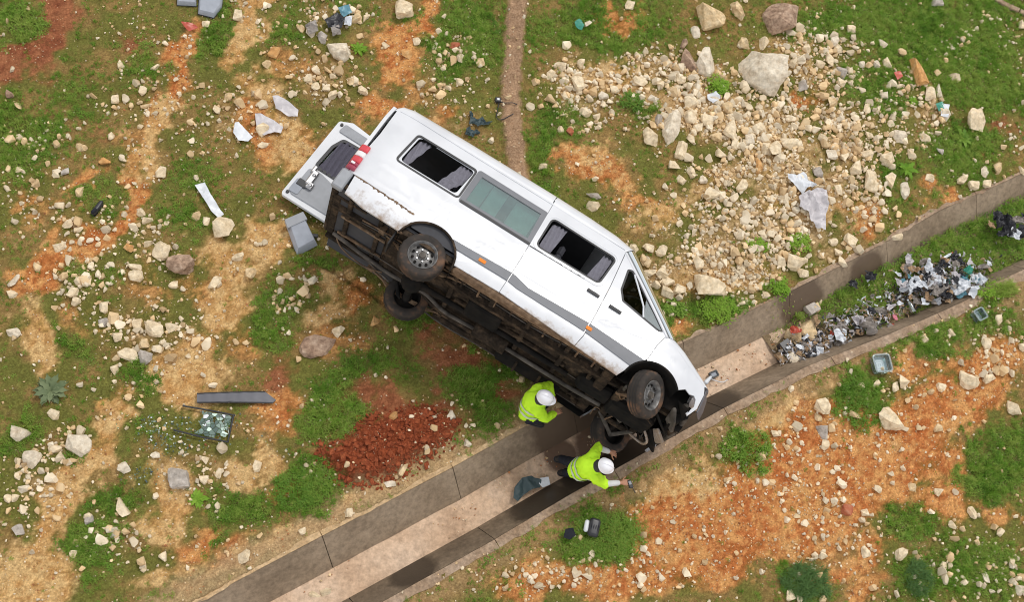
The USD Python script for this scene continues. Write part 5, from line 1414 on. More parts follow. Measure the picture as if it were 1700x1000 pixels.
clump(1245, 752, 92, 76, 'grass_clump', 'round clump of tall grass alone on the orange soil beside the ditch', 'grass clump', n=90, hgt=.17)
clump(1190, 517, 74, 54, 'leafy_tuft', 'leafy green tuft between the long cream boulder and the ditch', 'plant', 'leafy', 60, .18, ('grass_leaf', 'bright_leaf'))
clump(1122, 512, 44, 26, 'leafy_tuft', 'low dark green tuft beside the van windscreen', 'plant', 'leafy', 30, .12)
clump(1292, 478, 36, 40, 'leafy_tuft', 'green tuft at the rubble edge just above the ditch', 'plant', 'leafy', 30, .14, ('grass_leaf', 'bright_leaf'))
clump(1420, 668, 100, 104, 'grass_clump', 'grass clump with a bare stone beside it right of the clear tub', 'grass clump', n=110, hgt=.12)
clump(1325, 405, 40, 34, 'leafy_tuft', 'green tuft in the rubble just below the white sheet', 'plant', 'leafy', 26, .12, ('grass_leaf', 'bright_leaf'))
clump(1258, 407, 36, 24, 'leafy_tuft', 'small green tuft in the rubble left of the white sheet', 'plant', 'leafy', 20, .10, ('grass_leaf', 'bright_leaf'))
clump(1046, 170, 42, 38, 'shrub', 'green shrub growing in the middle of the upper rubble', 'plant', 'leafy', 34, .16)
clump(1190, 145, 40, 50, 'leafy_tuft', 'green weeds between the two upper pale boulders', 'plant', 'leafy', 30, .14, ('grass_leaf', 'bright_leaf'))
clump(1005, 892, 140, 84, 'grass_clump', 'dark grass clump around the black bag below the ditch', 'grass clump', n=150, hgt=.13)
clump(1630, 480, 70, 50, 'leafy_tuft', 'bright weeds growing at the end of the rubbish heap', 'plant', 'leafy', 50, .16, ('grass_leaf', 'bright_leaf'))
clump(1660, 478, 60, 40, 'grass_clump', 'spiky grass tuft beside the ditch near the right edge', 'grass clump', 'blade', 50, .2)
clump(500, 812, 110, 70, 'grass_clump', 'bright tall grass below the dug red soil heap', 'grass clump', n=100, hgt=.13)

# ------------------------------------------------------------------ things strewn around the wreck
def sheet(name, label, cat, pts, mt, amp=.03, freq=7, lift=.02, th=.004, group=None, zfun=None, seed=0, edge=.03):
    """thin crumpled sheet: outline in photograph points, laid on the ground and creased"""
    w = np.array([ground_at(u, v)[:2] if zfun is None else at(u, v, zfun)[:2] for u, v in pts])
    c = w.mean(0)
    man = poly_cs(Polygon(w - c).buffer(-.006).buffer(.05, quad_segs=4).buffer(-.044, quad_segs=4)).extrude(th).refine_to_length(edge)
    v, f = arr(man)
    base = gz(*c) if zfun is None else zfun
    n = meshkit.fbm(np.c_[v[:, :2] * freq + seed * 3.7, np.full(len(v), seed)], 3, seed)
    ridg = 1 - np.abs(2 * n - 1)
    zz = (terrain(v[:, :2] + c)[0] - base) if zfun is None else 0
    v[:, 2] += zz + lift + amp * (ridg - .4) * 1.6
    path = fresh('/World', name)
    m = usdkit.mesh(stage, path, (v, f), MATS[mt], smooth=30)
    UsdGeom.Xformable(m).AddTranslateOp().Set(Gf.Vec3d(float(c[0]), float(c[1]), float(base)))
    keys(m.GetPrim(), label, cat, group)
    return path


def px_box(name, label, cat, pts, hgt, mt, bev=.02, group=None, lift=0.0, shrink=.96):
    """a solid whose base outline is given in photograph points"""
    w = np.array([ground_at(u, v)[:2] for u, v in pts]); c = w.mean(0); z = gz(*c)
    q = w - c
    P = [np.r_[a * (1 - bev / max(.05, np.linalg.norm(a))), 0] for a in q] + [np.r_[a, bev] for a in q] + [np.r_[a * shrink, hgt - bev] for a in q] + [np.r_[a * shrink * (1 - bev / max(.05, np.linalg.norm(a))), hgt] for a in q]
    t = thing(name, label, cat, group, loc=(c[0], c[1], z + lift))
    return t, m3.Manifold.hull_points(np.array(P)), c, z


# grey seat cushions at the top edge
for k, (pts, lb) in enumerate([([(294, -14), (326, -14), (326, 11), (294, 9)], 'smaller grey cushion cut by the top edge, left of its pair'), ([(331, -12), (372, -12), (368, 14), (355, 31), (329, 24)], 'larger grey cushion cut by the top edge, right of its pair')]):
    t, m, c, z = px_box('seat_cushion', lb, 'cushion', pts, .11, 'grey_cushion', .03, 'grey cushions thrown out at the top edge')
    obj('pad', arr(m.refine_to_length(.06)), MATS['grey_cushion'], t, smooth=40)
    obj('base_board', arr(m3.Manifold.hull_points(np.array([np.r_[(ground_at(u, v)[:2] - c) * 1.03, zz] for u, v in pts for zz in (-.02, .03)]))), MATS['black_plastic'], t)  # black edge painted in for the shaded sides of the cushion
# grey plastic box behind the van
t, m, c, z = px_box('plastic_box', 'grey moulded plastic box lying below the open rear door of the van', 'plastic box', [(474, 374), (504, 361), (527, 409), (493, 425)], .17, 'grey_cushion', .035, shrink=.86)
obj('shell', arr(m.refine_to_length(.08)), MATS['grey_cushion'], t, smooth=40)
obj('flap', arr(m3.Manifold.hull_points(np.array([np.r_[ground_at(u, v)[:2] - c, zz] for u, v in [(472, 373), (502, 360), (509, 372), (477, 387)] for zz in (.09, .185)]))), MATS['grey_panel'], t)
obj('bracket', box_m(-.02, .26, -.03, .03, .05, .09, .01), MATS['black_plastic'], t)
# long dark trim strip
w = np.array([ground_at(u, v)[:2] for u, v in [(327, 656), (440, 653), (458, 666), (452, 671), (327, 671)]]); c = w.mean(0)
t = thing('trim_strip', 'long dark grey plastic trim strip with a pointed end on the sandy soil', 'trim strip', loc=(c[0], c[1], gz(*c) + .02))
v, f = arr(poly_cs(Polygon(w - c)).extrude(.035).refine_to_length(.06)); v[:, 2] += .05 * np.cos(v[:, 0] * 1.8) + .004 * np.sin(v[:, 0] * 70) - .03
obj('strip_face', (v, f), MATS['dark_trim'], t)
wl = w - c
for (a, b) in ((0, 1), (4, 3)):
    pts = np.array([np.r_[wl[a] + (wl[b] - wl[a]) * q, 0] for q in np.linspace(0, 1, 12)]); pts[:, 2] = .05 * np.cos(pts[:, 0] * 1.8) + .004
    obj('edge_bead', tube(pts, .010, 6), MATS['black_plastic'], t, smooth=True)
# shattered window frame
fr_ = thing('broken_window', 'shattered greenish window pane hanging in its bent black frame on the grass', 'window', loc=ground_at(345, 707))
fo = ground_at(345, 707)
for a, b in (((303, 676), (345, 683)), ((345, 683), (390, 692)), ((388, 690), (378, 737)), ((378, 736), (340, 729)), ((340, 729), (288, 716))):
    A, B = ground_at(*a) - fo, ground_at(*b) - fo
    A[2] += .05; B[2] += .05
    obj('frame_bar', tube(bez([A, (A + B) / 2 + [0, 0, .012 * rnd.random()], B], 5), .013, 6), MATS['black_plastic'], fr_, smooth=True)
gpoly = Polygon([(ground_at(u, v) - fo)[:2] for u, v in [(332, 684), (385, 692), (377, 733), (350, 728), (322, 722), (335, 712), (329, 702), (338, 694)]])
r_ = np.random.default_rng(4)
cells = shapely.voronoi_polygons(shapely.MultiPoint(r_.uniform(np.array(gpoly.bounds)[:2], np.array(gpoly.bounds)[2:], (90, 2))))
for cl_ in cells.geoms:
    g = cl_.intersection(gpoly).buffer(-.003)
    if g.is_empty or g.geom_type != 'Polygon' or g.area < 2e-4 or r_.random() < .12:
        continue
    v, f = arr(poly_cs(g).extrude(.005)); c2 = v.mean(0)
    v = (v - c2) @ np.array([[1, 0, r_.normal(0, .12)], [0, 1, r_.normal(0, .12)], [0, 0, 1]]) + c2 + [0, 0, .05 + .008 * r_.random()]
    obj('glass_piece', (v, f), MATS['shatter' if r_.random() < .92 else 'white_plastic'], fr_, smooth=False)
# crumbs of glass around it
sp = []
for cu, cv, su, sv, n in ((255, 712, 22, 12, 90), (285, 735, 26, 14, 90), (350, 715, 36, 18, 70), (240, 790, 18, 9, 40)):
    for _ in range(n):
        p = at(rng.normal(cu, su), rng.normal(cv, sv)); sp.append((p[0], p[1]))
sp = np.array(sp); z = I_Z(sp[:, ::-1])
shard = (np.array([[0, 0, 0], [1, .2, .1], [.6, .9, .25], [-.2, .7, .1]]) - .4, np.array([[0, 1, 2], [0, 2, 3]]))
instancer('glass_shards', [(shard, MATS['shatter'], False), (shard, MATS['white_plastic'], False), (shard, MATS['teal_dark'], False)], np.c_[sp, z + .03 + .02 * rng.random(len(sp))], rand_quat(len(sp), .35), np.repeat((.012 + .016 * rng.random(len(sp)))[:, None], 3, 1), rng.choice(3, len(sp), p=[.72, .06, .22]), 'crumbs of shattered greenish window glass in the grass')
# sheets
sheet('plastic_sheet', 'pale plastic scrap, upper right one of the three left of the van', 'plastic sheet', [(452, 162), (462, 160), (480, 172), (495, 185), (494, 196), (478, 195), (458, 182)], 'pale_sheet', .03, 6, .03, group='scraps of pale plastic left of the van', seed=1)
sheet('plastic_sheet', 'pale plastic scrap folded round a stone, middle one of the three left of the van', 'plastic sheet', [(423, 190), (436, 192), (455, 203), (470, 214), (466, 224), (455, 222), (438, 227), (426, 215)], 'pale_sheet', .035, 6, .03, group='scraps of pale plastic left of the van', seed=2)
sheet('plastic_sheet', 'pale plastic scrap, lower left one of the three left of the van', 'plastic sheet', [(390, 206), (396, 205), (406, 216), (420, 230), (412, 237), (396, 236), (387, 222)], 'white_plastic', .03, 6, .03, group='scraps of pale plastic left of the van', seed=3)
sheet('plastic_strip', 'torn white plastic strip leading down to a smooth cream slab', 'plastic strip', [(323, 310), (340, 306), (348, 322), (362, 345), (372, 358), (362, 364), (350, 352), (338, 332)], 'white_plastic', .04, 6, .03, seed=4)
sheet('white_sheet', 'small torn white sheet lying on the rubble at the top of the larger one', 'sheet', [(1304, 292), (1318, 296), (1331, 289), (1342, 306), (1352, 312), (1336, 316), (1330, 326), (1318, 312), (1308, 306)], 'white_plastic', .07, 7, .06, seed=5)
sheet('white_sheet', 'larger crumpled white sheet draped over the rubble, tapering to a point', 'sheet', [(1322, 330), (1338, 322), (1352, 318), (1366, 322), (1370, 345), (1364, 366), (1365, 388), (1352, 384), (1342, 372), (1336, 358), (1322, 348)], 'pale_sheet', .10, 6, .07, seed=6)
sheet('dark_jacket', 'dark crumpled jacket lying in the ditch below the workers', 'jacket', [(850, 830), (852, 812), (864, 797), (880, 793), (896, 800), (894, 813), (882, 815), (868, 824), (858, 835)], 'teal_dark', .07, 6, .05, .012, zfun=-.49, seed=6)
sheet('paper', 'white folded paper lying beside the dark jacket', 'paper', [(894, 797), (908, 795), (911, 808), (898, 813), (892, 806)], 'white_plastic', .02, 8, .09, zfun=-.49, seed=7)
sheet('dark_cloth', 'small dark cloth in the grass left of the black bag', 'cloth', [(935, 882), (948, 880), (953, 892), (942, 900), (932, 896)], 'navy_cloth', .05, 9, .10, seed=8)
sheet('dark_netting', 'dark torn netting in the grass beside the brown berm, upper piece', 'netting', [(778, 188), (783, 186), (785, 197), (793, 203), (800, 194), (803, 204), (818, 203), (808, 210), (799, 209), (792, 213), (786, 206), (777, 210), (780, 199)], 'teal_dark', .05, 18, .02, seed=9, edge=.02)
sheet('dark_netting', 'dark torn netting in the grass beside the brown berm, lower piece', 'netting', [(774, 214), (779, 212), (783, 220), (791, 217), (797, 224), (788, 224), (784, 231), (778, 227), (771, 226)], 'teal_dark', .05, 18, .02, seed=19, edge=.02)
sheet('plastic_bag', 'bluish clear bag scrap between stones of the upper rubble', 'plastic bag', [(1172, 160), (1186, 155), (1195, 165), (1182, 174), (1173, 170)], 'white_plastic', .04, 9, .05, seed=10)
sheet('green_scrap', 'green plastic scrap in the grass right of the brown berm', 'plastic scrap', [(952, 40), (960, 34), (968, 45), (964, 54), (955, 50)], 'green_bag', .03, 9, .06, seed=11)
sheet('green_scrap', 'green plastic scrap among the stones at upper right', 'plastic scrap', [(1549, 176), (1560, 172), (1566, 182), (1556, 188)], 'green_bag', .03, 9, .06, seed=12)
sheet('white_scrap', 'white plastic scrap just below the green scrap at upper right', 'plastic scrap', [(1560, 176), (1574, 176), (1570, 198), (1558, 196)], 'white_plastic', .04, 9, .05, seed=13)
sheet('red_scrap', 'bright red scrap in the grass left of the orange-tinted rock', 'plastic scrap', [(1480, 124), (1490, 121), (1496, 130), (1486, 137)], 'red_bag', .03, 9, .06, seed=14)
sheet('red_scrap', 'orange-red broken piece just below the grey cushions', 'plastic scrap', [(300, 40), (320, 42), (330, 50), (314, 56), (308, 50)], 'red_bag', .03, 9, .05, seed=15)
for k, (pts, mt, lb) in enumerate([([(538, 38), (560, 25), (572, 36), (566, 52), (545, 50)], 'black_bag', 'black bag, largest piece of the rubbish scatter at the top'), ([(560, 18), (578, 12), (584, 26), (570, 34)], 'blue_bag', 'blue torn bag at the top of the rubbish scatter'), ([(548, 50), (562, 46), (566, 60), (552, 64)], 'grey_bag', 'grey bag at the bottom of the rubbish scatter'), ([(572, 34), (584, 30), (582, 48), (570, 46)], 'white_plastic', 'white scrap at the right end of the rubbish scatter'), ([(506, 44), (524, 38), (528, 56), (512, 62)], 'grey_bag', 'grey scrap at the left end of the rubbish scatter')]):
    sheet('rubbish_bag', lb, 'plastic bag', pts, mt, .06, 10, .05, seed=20 + k)
# shoe
p = ground_at(162, 348)
t = thing('shoe', 'small black shoe lying alone on the grass at left', 'shoe', loc=p, rot=rotz(1.1))
obj('upper', arr(m3.Manifold.batch_hull([ball((-.09, 0, .06), .042), ball((.02, 0, .05), .04), ball((.11, .01, .035), .034)])), MATS['black_bag'], t, smooth=50)
obj('sole', arr(m3.Manifold.batch_hull([m3.Manifold.cylinder(.02, .042, .042, 14).translate((-.095, 0, 0)), m3.Manifold.cylinder(.02, .046, .046, 14).translate((.09, .01, 0))])), MATS['navy_cloth'], t)
obj('opening', arr(m3.Manifold.batch_hull([ball((-.10, 0, .10), .03), ball((-.05, 0, .085), .028)])), MATS['navy_cloth'], t, smooth=50)
# black bag in the grass
p = ground_at(982, 880)
t = thing('black_bag', 'ribbed black bag with a white side lying in the dark grass clump', 'bag', loc=p + [0, 0, .05], rot=rotz(1.35))
obj('body', arr(m3.Manifold.batch_hull([ball((x, y, .09), .05) for x in (-.09, .09) for y in (-.035, .035)])), MATS['black_bag'], t, smooth=50)
for k in range(4):
    obj('rib', tube([(-.13, -.05 + .033 * k, .11), (0, -.05 + .033 * k, .142), (.13, -.05 + .033 * k, .11)], .007, 6), MATS['navy_cloth'], t, smooth=True)
obj('side_pocket', arr(m3.Manifold.batch_hull([ball((-.06, .11, .08), .035), ball((.06, .11, .07), .035)])), MATS['white_plastic'], t, smooth=50)
# square clear tubs
for (u, v, sz, a, lb) in ((1458, 608, .29, .15, 'square clear plastic tub lying on the soil just below the ditch'), (1620, 527, .19, .5, 'small clear plastic box in the grass near the right end of the ditch')):
    p = ground_at(u, v)
    t = thing('plastic_tub', lb, 'tub', loc=p + [0, 0, .03], rot=rotz(a))
    h = sz / 2
    outer = rounded([(-h, -h), (h, -h), (h, h), (-h, h)], sz * .16)
    wall = poly_cs(outer).extrude(.12) - poly_cs(outer.buffer(-.012)).extrude(.2).translate((0, 0, .012))
    obj('tub_wall', arr(wall), MATS['pane_clear'], t)
    obj('rim', arr(poly_cs(outer.buffer(.012).difference(outer.buffer(-.012))).extrude(.012).translate((0, 0, .121))), MATS['pane_clear'], t)
    for k in range(3):
        inn = outer.buffer(-.05 - .035 * k)
        obj('base_ring', arr(poly_cs(inn.difference(inn.buffer(-.008))).extrude(.006).translate((0, 0, .013))), MATS['pane_clear'], t)
    obj('tub_base', arr(poly_cs(outer.buffer(-.013)).extrude(.008).translate((0, 0, .002))), MATS['white_plastic'], t)
# torn off mirror in front of the van
p = at(1184, 623, -.44)
t = thing('wing_mirror', 'black framed mirror torn off with its white cables, in the ditch before the van', 'mirror', loc=p, rot=rotz(.45))
fo_ = rounded([(-.075, -.055), (.075, -.055), (.075, .055), (-.075, .055)], .02)
obj('frame', arr(poly_cs(fo_.difference(fo_.buffer(-.022))).extrude(.05)), MATS['black_plastic'], t)
obj('mirror_glass', arr(poly_cs(fo_.buffer(-.021)).extrude(.02).translate((0, 0, .01))), MATS['grey_cushion'], t)
obj('arm', arr(m3.Manifold.batch_hull([ball((-.07, -.02, .03), .025), ball((-.20, -.07, .05), .04)])), MATS['white_plastic'], t, smooth=50)
obj('cable', tube(bez([(-.08, -.05, .03), (-.02, -.12, .05), (.08, -.17, .02), (.2, -.16, .0)], 8), .007, 5), MATS['white_plastic'], t, smooth=True)
# cables over the berm
t = thing('cable', 'thin black cable with a small box lying across the brown berm', 'cable', loc=ground_at(826, 168))
o3 = ground_at(826, 168)
obj('box', box_m(-.05, .05, -.045, .045, 0, .07, .012), MATS['black_plastic'], t)
obj('tag', box_m(-.02, .02, -.02, .02, .07, .078, .003), MATS['white_plastic'], t)
for pts in ([(826, 168), (836, 172), (850, 172), (858, 175)], [(828, 172), (824, 195), (832, 200), (852, 190)]):
    obj('wire', tube(bez([ground_at(*q) - o3 + [0, 0, .03] for q in pts], 6), .008, 5), MATS['black_plastic'], t, smooth=True)

# rubbish heap: bags, bottles and boards, each a thing
BAGS = [('white_plastic', 'white'), ('grey_bag', 'grey'), ('pale_sheet', 'translucent'), ('black_bag', 'black'), ('blue_bag', 'blue'), ('green_bag', 'green'), ('red_bag', 'red'), ('pink_bag', 'pink'), ('cardboard', 'brown')]


LITTER = []


def litter(u, v, size, mt, col, place, k, z0=None, name='rubbish_bag', kind='bag'):
    r = np.random.default_rng(3000 + k)
    n = 7
    an = np.sort(r.uniform(0, 2 * PI, n)); el = r.uniform(.45, 1, n)
    th = r.uniform(0, PI); asp = r.uniform(.45, 1)
    pts = []
    for a, e in zip(an, el):
        x, y = e * math.cos(a), e * math.sin(a) * asp
        pts.append((size * (x * math.cos(th) - y * math.sin(th)), size * (x * math.sin(th) + y * math.cos(th))))
    poly = Polygon(pts).buffer(size * .12).simplify(size * .04)
    v_, f_ = arr(poly_cs(poly).extrude(.004).refine_to_length(max(.02, size * .16)))
    nn = meshkit.fbm(np.c_[v_[:, :2] * (5 / size ** .5) + k, np.full(len(v_), k)], 3, k)
    v_[:, 2] += (1 - np.abs(2 * nn - 1)) * size * .95 - size * .3
    v_ = v_ @ trimesh.transformations.euler_matrix(r.normal(0, .25), r.normal(0, .25), 0)[:3, :3].T
    base = z0 if z0 is not None else -.30
    p = at(u, v, base)
    LITTER.append((u, v, size, col, place, None))
    path = fresh('/World', name)
    m = usdkit.mesh(stage, path, (v_, f_), MATS[mt], smooth=25)
    UsdGeom.Xformable(m).AddTranslateOp().Set(Gf.Vec3d(float(p[0]), float(p[1]), float(base + .05 + .09 * r.random())))
    LITTER[-1] = (u, v, size, col, place, m.GetPrim())


k = 0
rr_ = np.random.default_rng(12)
W_MAIN = [.24, .28, .16, .20, .02, .02, .0, .0, .08]
for _ in range(190):
    a = rr_.normal(0, 1, 2)
    u, v = 1552 + 44 * a[0] , 470 + 17 * a[1] - 8 * a[0] * .35
    if not (1480 < u < 1640 and 424 < v < 525):
        continue
    c = rr_.choice(9, p=W_MAIN); k += 1
    litter(u, v, .04 + .10 * rr_.random() ** 1.6, BAGS[c][0], BAGS[c][1], 'in the large rubbish heap in the ditch', k, -.26 + .2 * math.exp(-(a @ a) / 2))
for (u, v, s, c) in ((1508, 478, .18, 0), (1535, 448, .17, 0), (1590, 480, .20, 0), (1612, 488, .18, 0), (1600, 455, .12, 5), (1622, 468, .10, 4), (1525, 508, .12, 0), (1545, 490, .15, 1), (1575, 445, .14, 1), (1518, 455, .16, 8), (1560, 462, .12, 3), (1600, 440, .1, 2)):
    k += 1
    litter(u, v, s, BAGS[c][0], BAGS[c][1], 'topping the large rubbish heap in the ditch', k, -.12)
W_LOW = [.07, .26, .13, .24, .0, .02, .01, .0, .27]
for _ in range(110):
    t_ = rr_.random(); u = 1310 + 190 * t_ + rr_.normal(0, 10); v = 590 - 72 * t_ + rr_.normal(0, 17)
    c = rr_.choice(9, p=W_LOW); k += 1
    litter(u, v, .04 + .09 * rr_.random() ** 1.5, BAGS[c][0], BAGS[c][1], 'strewn along the ditch left of the large rubbish heap', k, -.36)
for (u, v, s, c, lb) in ((1432, 548, .22, 1, 'beside the stones in the ditch'), (1420, 535, .14, 2, 'beside the stones in the ditch'), (1388, 565, .14, 0, 'beside the stones in the ditch'), (1436, 462, .14, 3, 'stuck on the upper ditch wall'), (1410, 478, .12, 3, 'below the upper ditch wall'), (1480, 532, .07, 7, 'on the lower ditch edge'), (1478, 545, .05, 6, 'on the lower ditch edge'), (1470, 517, .13, 2, 'on the grass in the ditch'), (1425, 500, .08, 0, 'on the grass in the ditch')):
    k += 1
    litter(u, v, s, BAGS[c][0], BAGS[c][1], lb, k, -.28)
for (u, v, s, c) in ((1652, 372, .2, 3), (1668, 380, .22, 3), (1680, 372, .16, 1), (1690, 385, .2, 3), (1660, 392, .16, 3), (1676, 392, .14, 0), (1695, 370, .16, 3), (1640, 380, .12, 8)):
    k += 1
    litter(u, v, s, BAGS[c][0], BAGS[c][1], 'in the dark junk pile by the right edge', k, -.12)
def litter_label(u, v, size, col, place):
    sw = 'tiny' if size < .075 else 'small' if size < .11 else 'medium' if size < .15 else 'large'
    if 'large rubbish heap' in place and 'left of' not in place:
        a = 'upper' if v < 462 - (u - 1552) * .18 else 'lower' if v > 480 - (u - 1552) * .18 else 'middle'
        b = 'far left' if u < 1515 else 'left' if u < 1545 else 'centre' if u < 1570 else 'right' if u < 1600 else 'far right'
        return f'{sw} {col} bag at the {a} {b} of the rubbish heap'
    if 'strewn' in place:
        b = ('near the black box', 'beside the tan stones', 'around the bottles', 'near the grey bag', 'by the thin board', 'next to the rubbish heap')[int(np.clip((u - 1295) / 38, 0, 5))]
        mid = 590 - 72 * (u - 1310) / 190
        a = 'along the upper side of' if v < mid - 8 else 'along the lower side of' if v > mid + 8 else 'amid'
        return f'{sw} {col} scrap {a} the ditch rubbish {b}'
    return f'{sw} {col} crumpled bag {place}'


by = {}
for u, v, size, col, place, prim in LITTER:
    by.setdefault(litter_label(u, v, size, col, place), []).append((u, prim))
for l, q in by.items():
    q.sort(key=lambda e: e[0])
    for i, (u, prim) in enumerate(q):
        keys(prim, (ORD[len(q)][i] + ' ' + l) if len(q) in ORD else l, 'plastic bag', 'rubbish lying in the ditch')

# flakes and crumbs of rubbish mixed with soil
fp = []
for _ in range(2600):
    t_ = rr_.random()
    if t_ < .5:
        u, v = rr_.normal(1552, 42), 0
        v = rr_.normal(470 - (u - 1552) * .18, 17)
    else:
        q = rr_.random(); u = 1300 + 230 * q + rr_.normal(0, 8); v = 592 - 88 * q + rr_.normal(0, 17)
    p = at(u, v, -.33)
    S_, O_ = ditch_coords(np.array([p[:2]]))
    if .34 < O_[0] < 1.0:
        fp.append([p[0], p[1], -.36 + .10 * float(smooth01(CUM[6] - .2, CUM[6] + 2.2, S_[0])) + .10 * rr_.random()])
fp = np.array(fp)
flake = [(np.array([[0, 0, 0], [1, .1, .25], [.9, .5, 0], [.1, .6, .2], [.5, .3, .4]]) - [.5, .3, .1], np.array([[0, 1, 4], [1, 2, 4], [2, 3, 4], [3, 0, 4]]))]
instancer('rubbish_crumbs', [(flake[0], MATS[m_], False) for m_ in ('white_plastic', 'grey_bag', 'black_bag', 'cardboard', 'fill_soil', 'pale_sheet', 'cardboard', 'grey_bag')], fp, rand_quat(len(fp), .6), np.repeat((.03 + .07 * rng.random(len(fp)) ** 1.5)[:, None], 3, 1) * np.array([1, .7, .7]), rng.integers(0, 8, len(fp)), 'small torn scraps of rubbish and soil matted together in the ditch')

# bottles in the heap
for j, (u, v, a) in enumerate(((1378, 594, .3), (1392, 590, 1.2), (1515, 520, 2.0), (1563, 432, .6), (1440, 512, 2.6), (1628, 497, .9))):
    p = at(u, v, -.34 if u < 1500 else -.16)
    R_ = rotz(a) @ np.array([[0, 0, 1], [0, 1, 0], [-1, 0, 0.]])
    t = thing('bottle', ['clear bottle by the lower ditch wall, left one', 'clear bottle by the lower ditch wall, right one', 'clear bottle at the lower foot of the rubbish heap', 'clear bottle on top of the rubbish heap', 'clear bottle on the grass in the ditch', 'clear bottle at the right end of the rubbish heap'][j], 'bottle', 'bottles in the ditch rubbish', loc=p + [0, 0, .06], rot=R_)
    bv, bf = tri(lathe([(.0, 0), (.032, .0), (.035, .01), (.035, .13), (.03, .16), (.014, .20), (.013, .22), (0, .22)], 14))
    obj('bottle_body', (bv[:, [0, 2, 1]], bf[:, ::-1]), MATS['pane_clear'], t, smooth=40)
    obj('cap', arr(m3.Manifold.cylinder(.02, .016, .016, 12).translate((0, 0, .212))), MATS[('white_plastic', 'blue_bag', 'white_plastic', 'red_bag', 'white_plastic', 'blue_bag')[j]], t)
# blocks and boards at the near end of the rubbish
for pts, hgt, mt, lb, ct, nm in (([(1288, 575), (1302, 566), (1314, 578), (1300, 592)], .14, 'black_bag', 'black box at the near end of the ditch rubbish', 'box', 'black_box'), ([(1284, 590), (1292, 586), (1306, 600), (1298, 606)], .06, 'cardboard', 'short wooden board beside the black box in the ditch', 'board', 'board'), ([(1308, 582), (1352, 566), (1362, 580), (1318, 598)], .05, 'grey_panel', 'grey flat panel under the rubbish at its near end', 'panel', 'flat_panel'), ([(1330, 514), (1346, 506), (1358, 518), (1342, 528)], .14, 'stone_grey', 'grey concrete block against the upper ditch wall', 'block', 'concrete_block'), ([(1455, 520), (1490, 508), (1494, 515), (1460, 528)], .03, 'cardboard', 'thin wooden board on the grass in the ditch', 'board', 'board')):
    w = np.array([at(u, v, -.42)[:2] for u, v in pts]); c = w.mean(0)
    m = m3.Manifold.hull_points(np.array([np.r_[(a - c) * s, zz] for a in w for s, zz in ((.95, 0), (1, .012), (.98, hgt - .012), (.93, hgt))]))
    path = fresh('/World', nm)
    mm = usdkit.mesh(stage, path, arr(m.refine_to_length(.08)), MATS[mt], smooth=25)
    UsdGeom.Xformable(mm).AddTranslateOp().Set(Gf.Vec3d(float(c[0]), float(c[1]), -.42))
    keys(mm.GetPrim(), lb, ct)
# cardboard and rubbish-coloured stones among it
for j, (u, v, s, tone, lb) in enumerate(((1352, 512, 17, 't', 'cream stone on top of the rubbish below the upper ditch wall'), (1316, 556, 26, 't', 'tan stone, left of the pair at the near end of the ditch rubbish'), (1337, 552, 30, 't', 'tan stone, right of the pair at the near end of the ditch rubbish'), (1316, 598, 20, 'w', 'whitish stone between the boards at the near end of the rubbish'), (1372, 574, 16, 't', 'small tan stone in the strewn ditch rubbish'))):
    p = at(u, v, -.38); s_ = s / 100
    path = fresh('/World', 'stone')
    mm = usdkit.mesh(stage, path, rock_mesh(700 + j, s_, s_ * 1.15, s_ * .8, 26, True), MATS['stone_' + {'t': 'tan', 'w': 'white'}[tone]], smooth=30)
    UsdGeom.Xformable(mm).AddTranslateOp().Set(Gf.Vec3d(float(p[0]), float(p[1]), -.34))
    keys(mm.GetPrim(), lb, 'rock')
# yellow leaves on the bank
yl = np.array([[*at(rng.normal(1300, 16), rng.normal(512, 14), -.2)[:2], 0] for _ in range(60)])
S_, O_ = ditch_coords(yl[:, :2]); yl[:, 2] = np.interp(O_, [a for a, b in PROFILE], [b for a, b in PROFILE]) + .01
instancer('yellow_leaves', [(leaf_clump(77, 3, .02, .03, .01), MATS['dry_leaf'], False), (leaf_clump(78, 2, .02, .03, .01), MATS['bright_leaf'], False)], yl, rand_quat(len(yl), .3), np.repeat((.5 + .6 * rng.random(len(yl)))[:, None], 3, 1), rng.integers(0, 2, len(yl)), 'yellow leaves scattered on the upper ditch wall')

# ------------------------------------------------------------------ the two workers
def hand(wrist, direction, palm_n, side, curl=.5, spread=.22):
    """palm, four unequal bent fingers and a thumb leaving the side of the palm"""
    d = np.array(direction, float); d /= np.linalg.norm(d)
    n = np.array(palm_n, float); n -= d * (n @ d); n /= np.linalg.norm(n)
    s = np.cross(d, n) * side
    w = np.array(wrist, float)
    L = [bone(w, .026, w + d * .03, .03, 10), m3.Manifold.batch_hull([ball(w + d * .03 + s * .022, .019, 10), ball(w + d * .03 - s * .022, .019, 10), ball(w + d * .09 + s * .032, .014, 10), ball(w + d * .088 - s * .034, .014, 10)])]
    for k, ln in enumerate((.070, .079, .073, .058)):
        o = .031 - .021 * k
        p = w + d * .088 + s * o
        a, dirn = 0.0, d + s * spread * (1.5 - k) * .5
        dirn /= np.linalg.norm(dirn)
        for q, r1, r2 in ((.45, .0098, .009), (.32, .009, .0082), (.23, .0082, .007)):
            a += curl * .7
            e = p + ln * q * (dirn * math.cos(a) + n * math.sin(a))
            L.append(bone(p, r1, e, r2, 8)); p = e
    p = w + d * .035 + s * .032
    for ln, o, r1, r2 in ((.04, .9, .014, .011), (.032, .5, .011, .0095), (.025, .25, .0095, .008)):
        e = p + ln * (d * (1 - .4 * o) + s * o + n * .35) / np.linalg.norm(d * (1 - .4 * o) + s * o + n * .35)
        L.append(bone(p, r1, e, r2, 8)); p = e
    return L


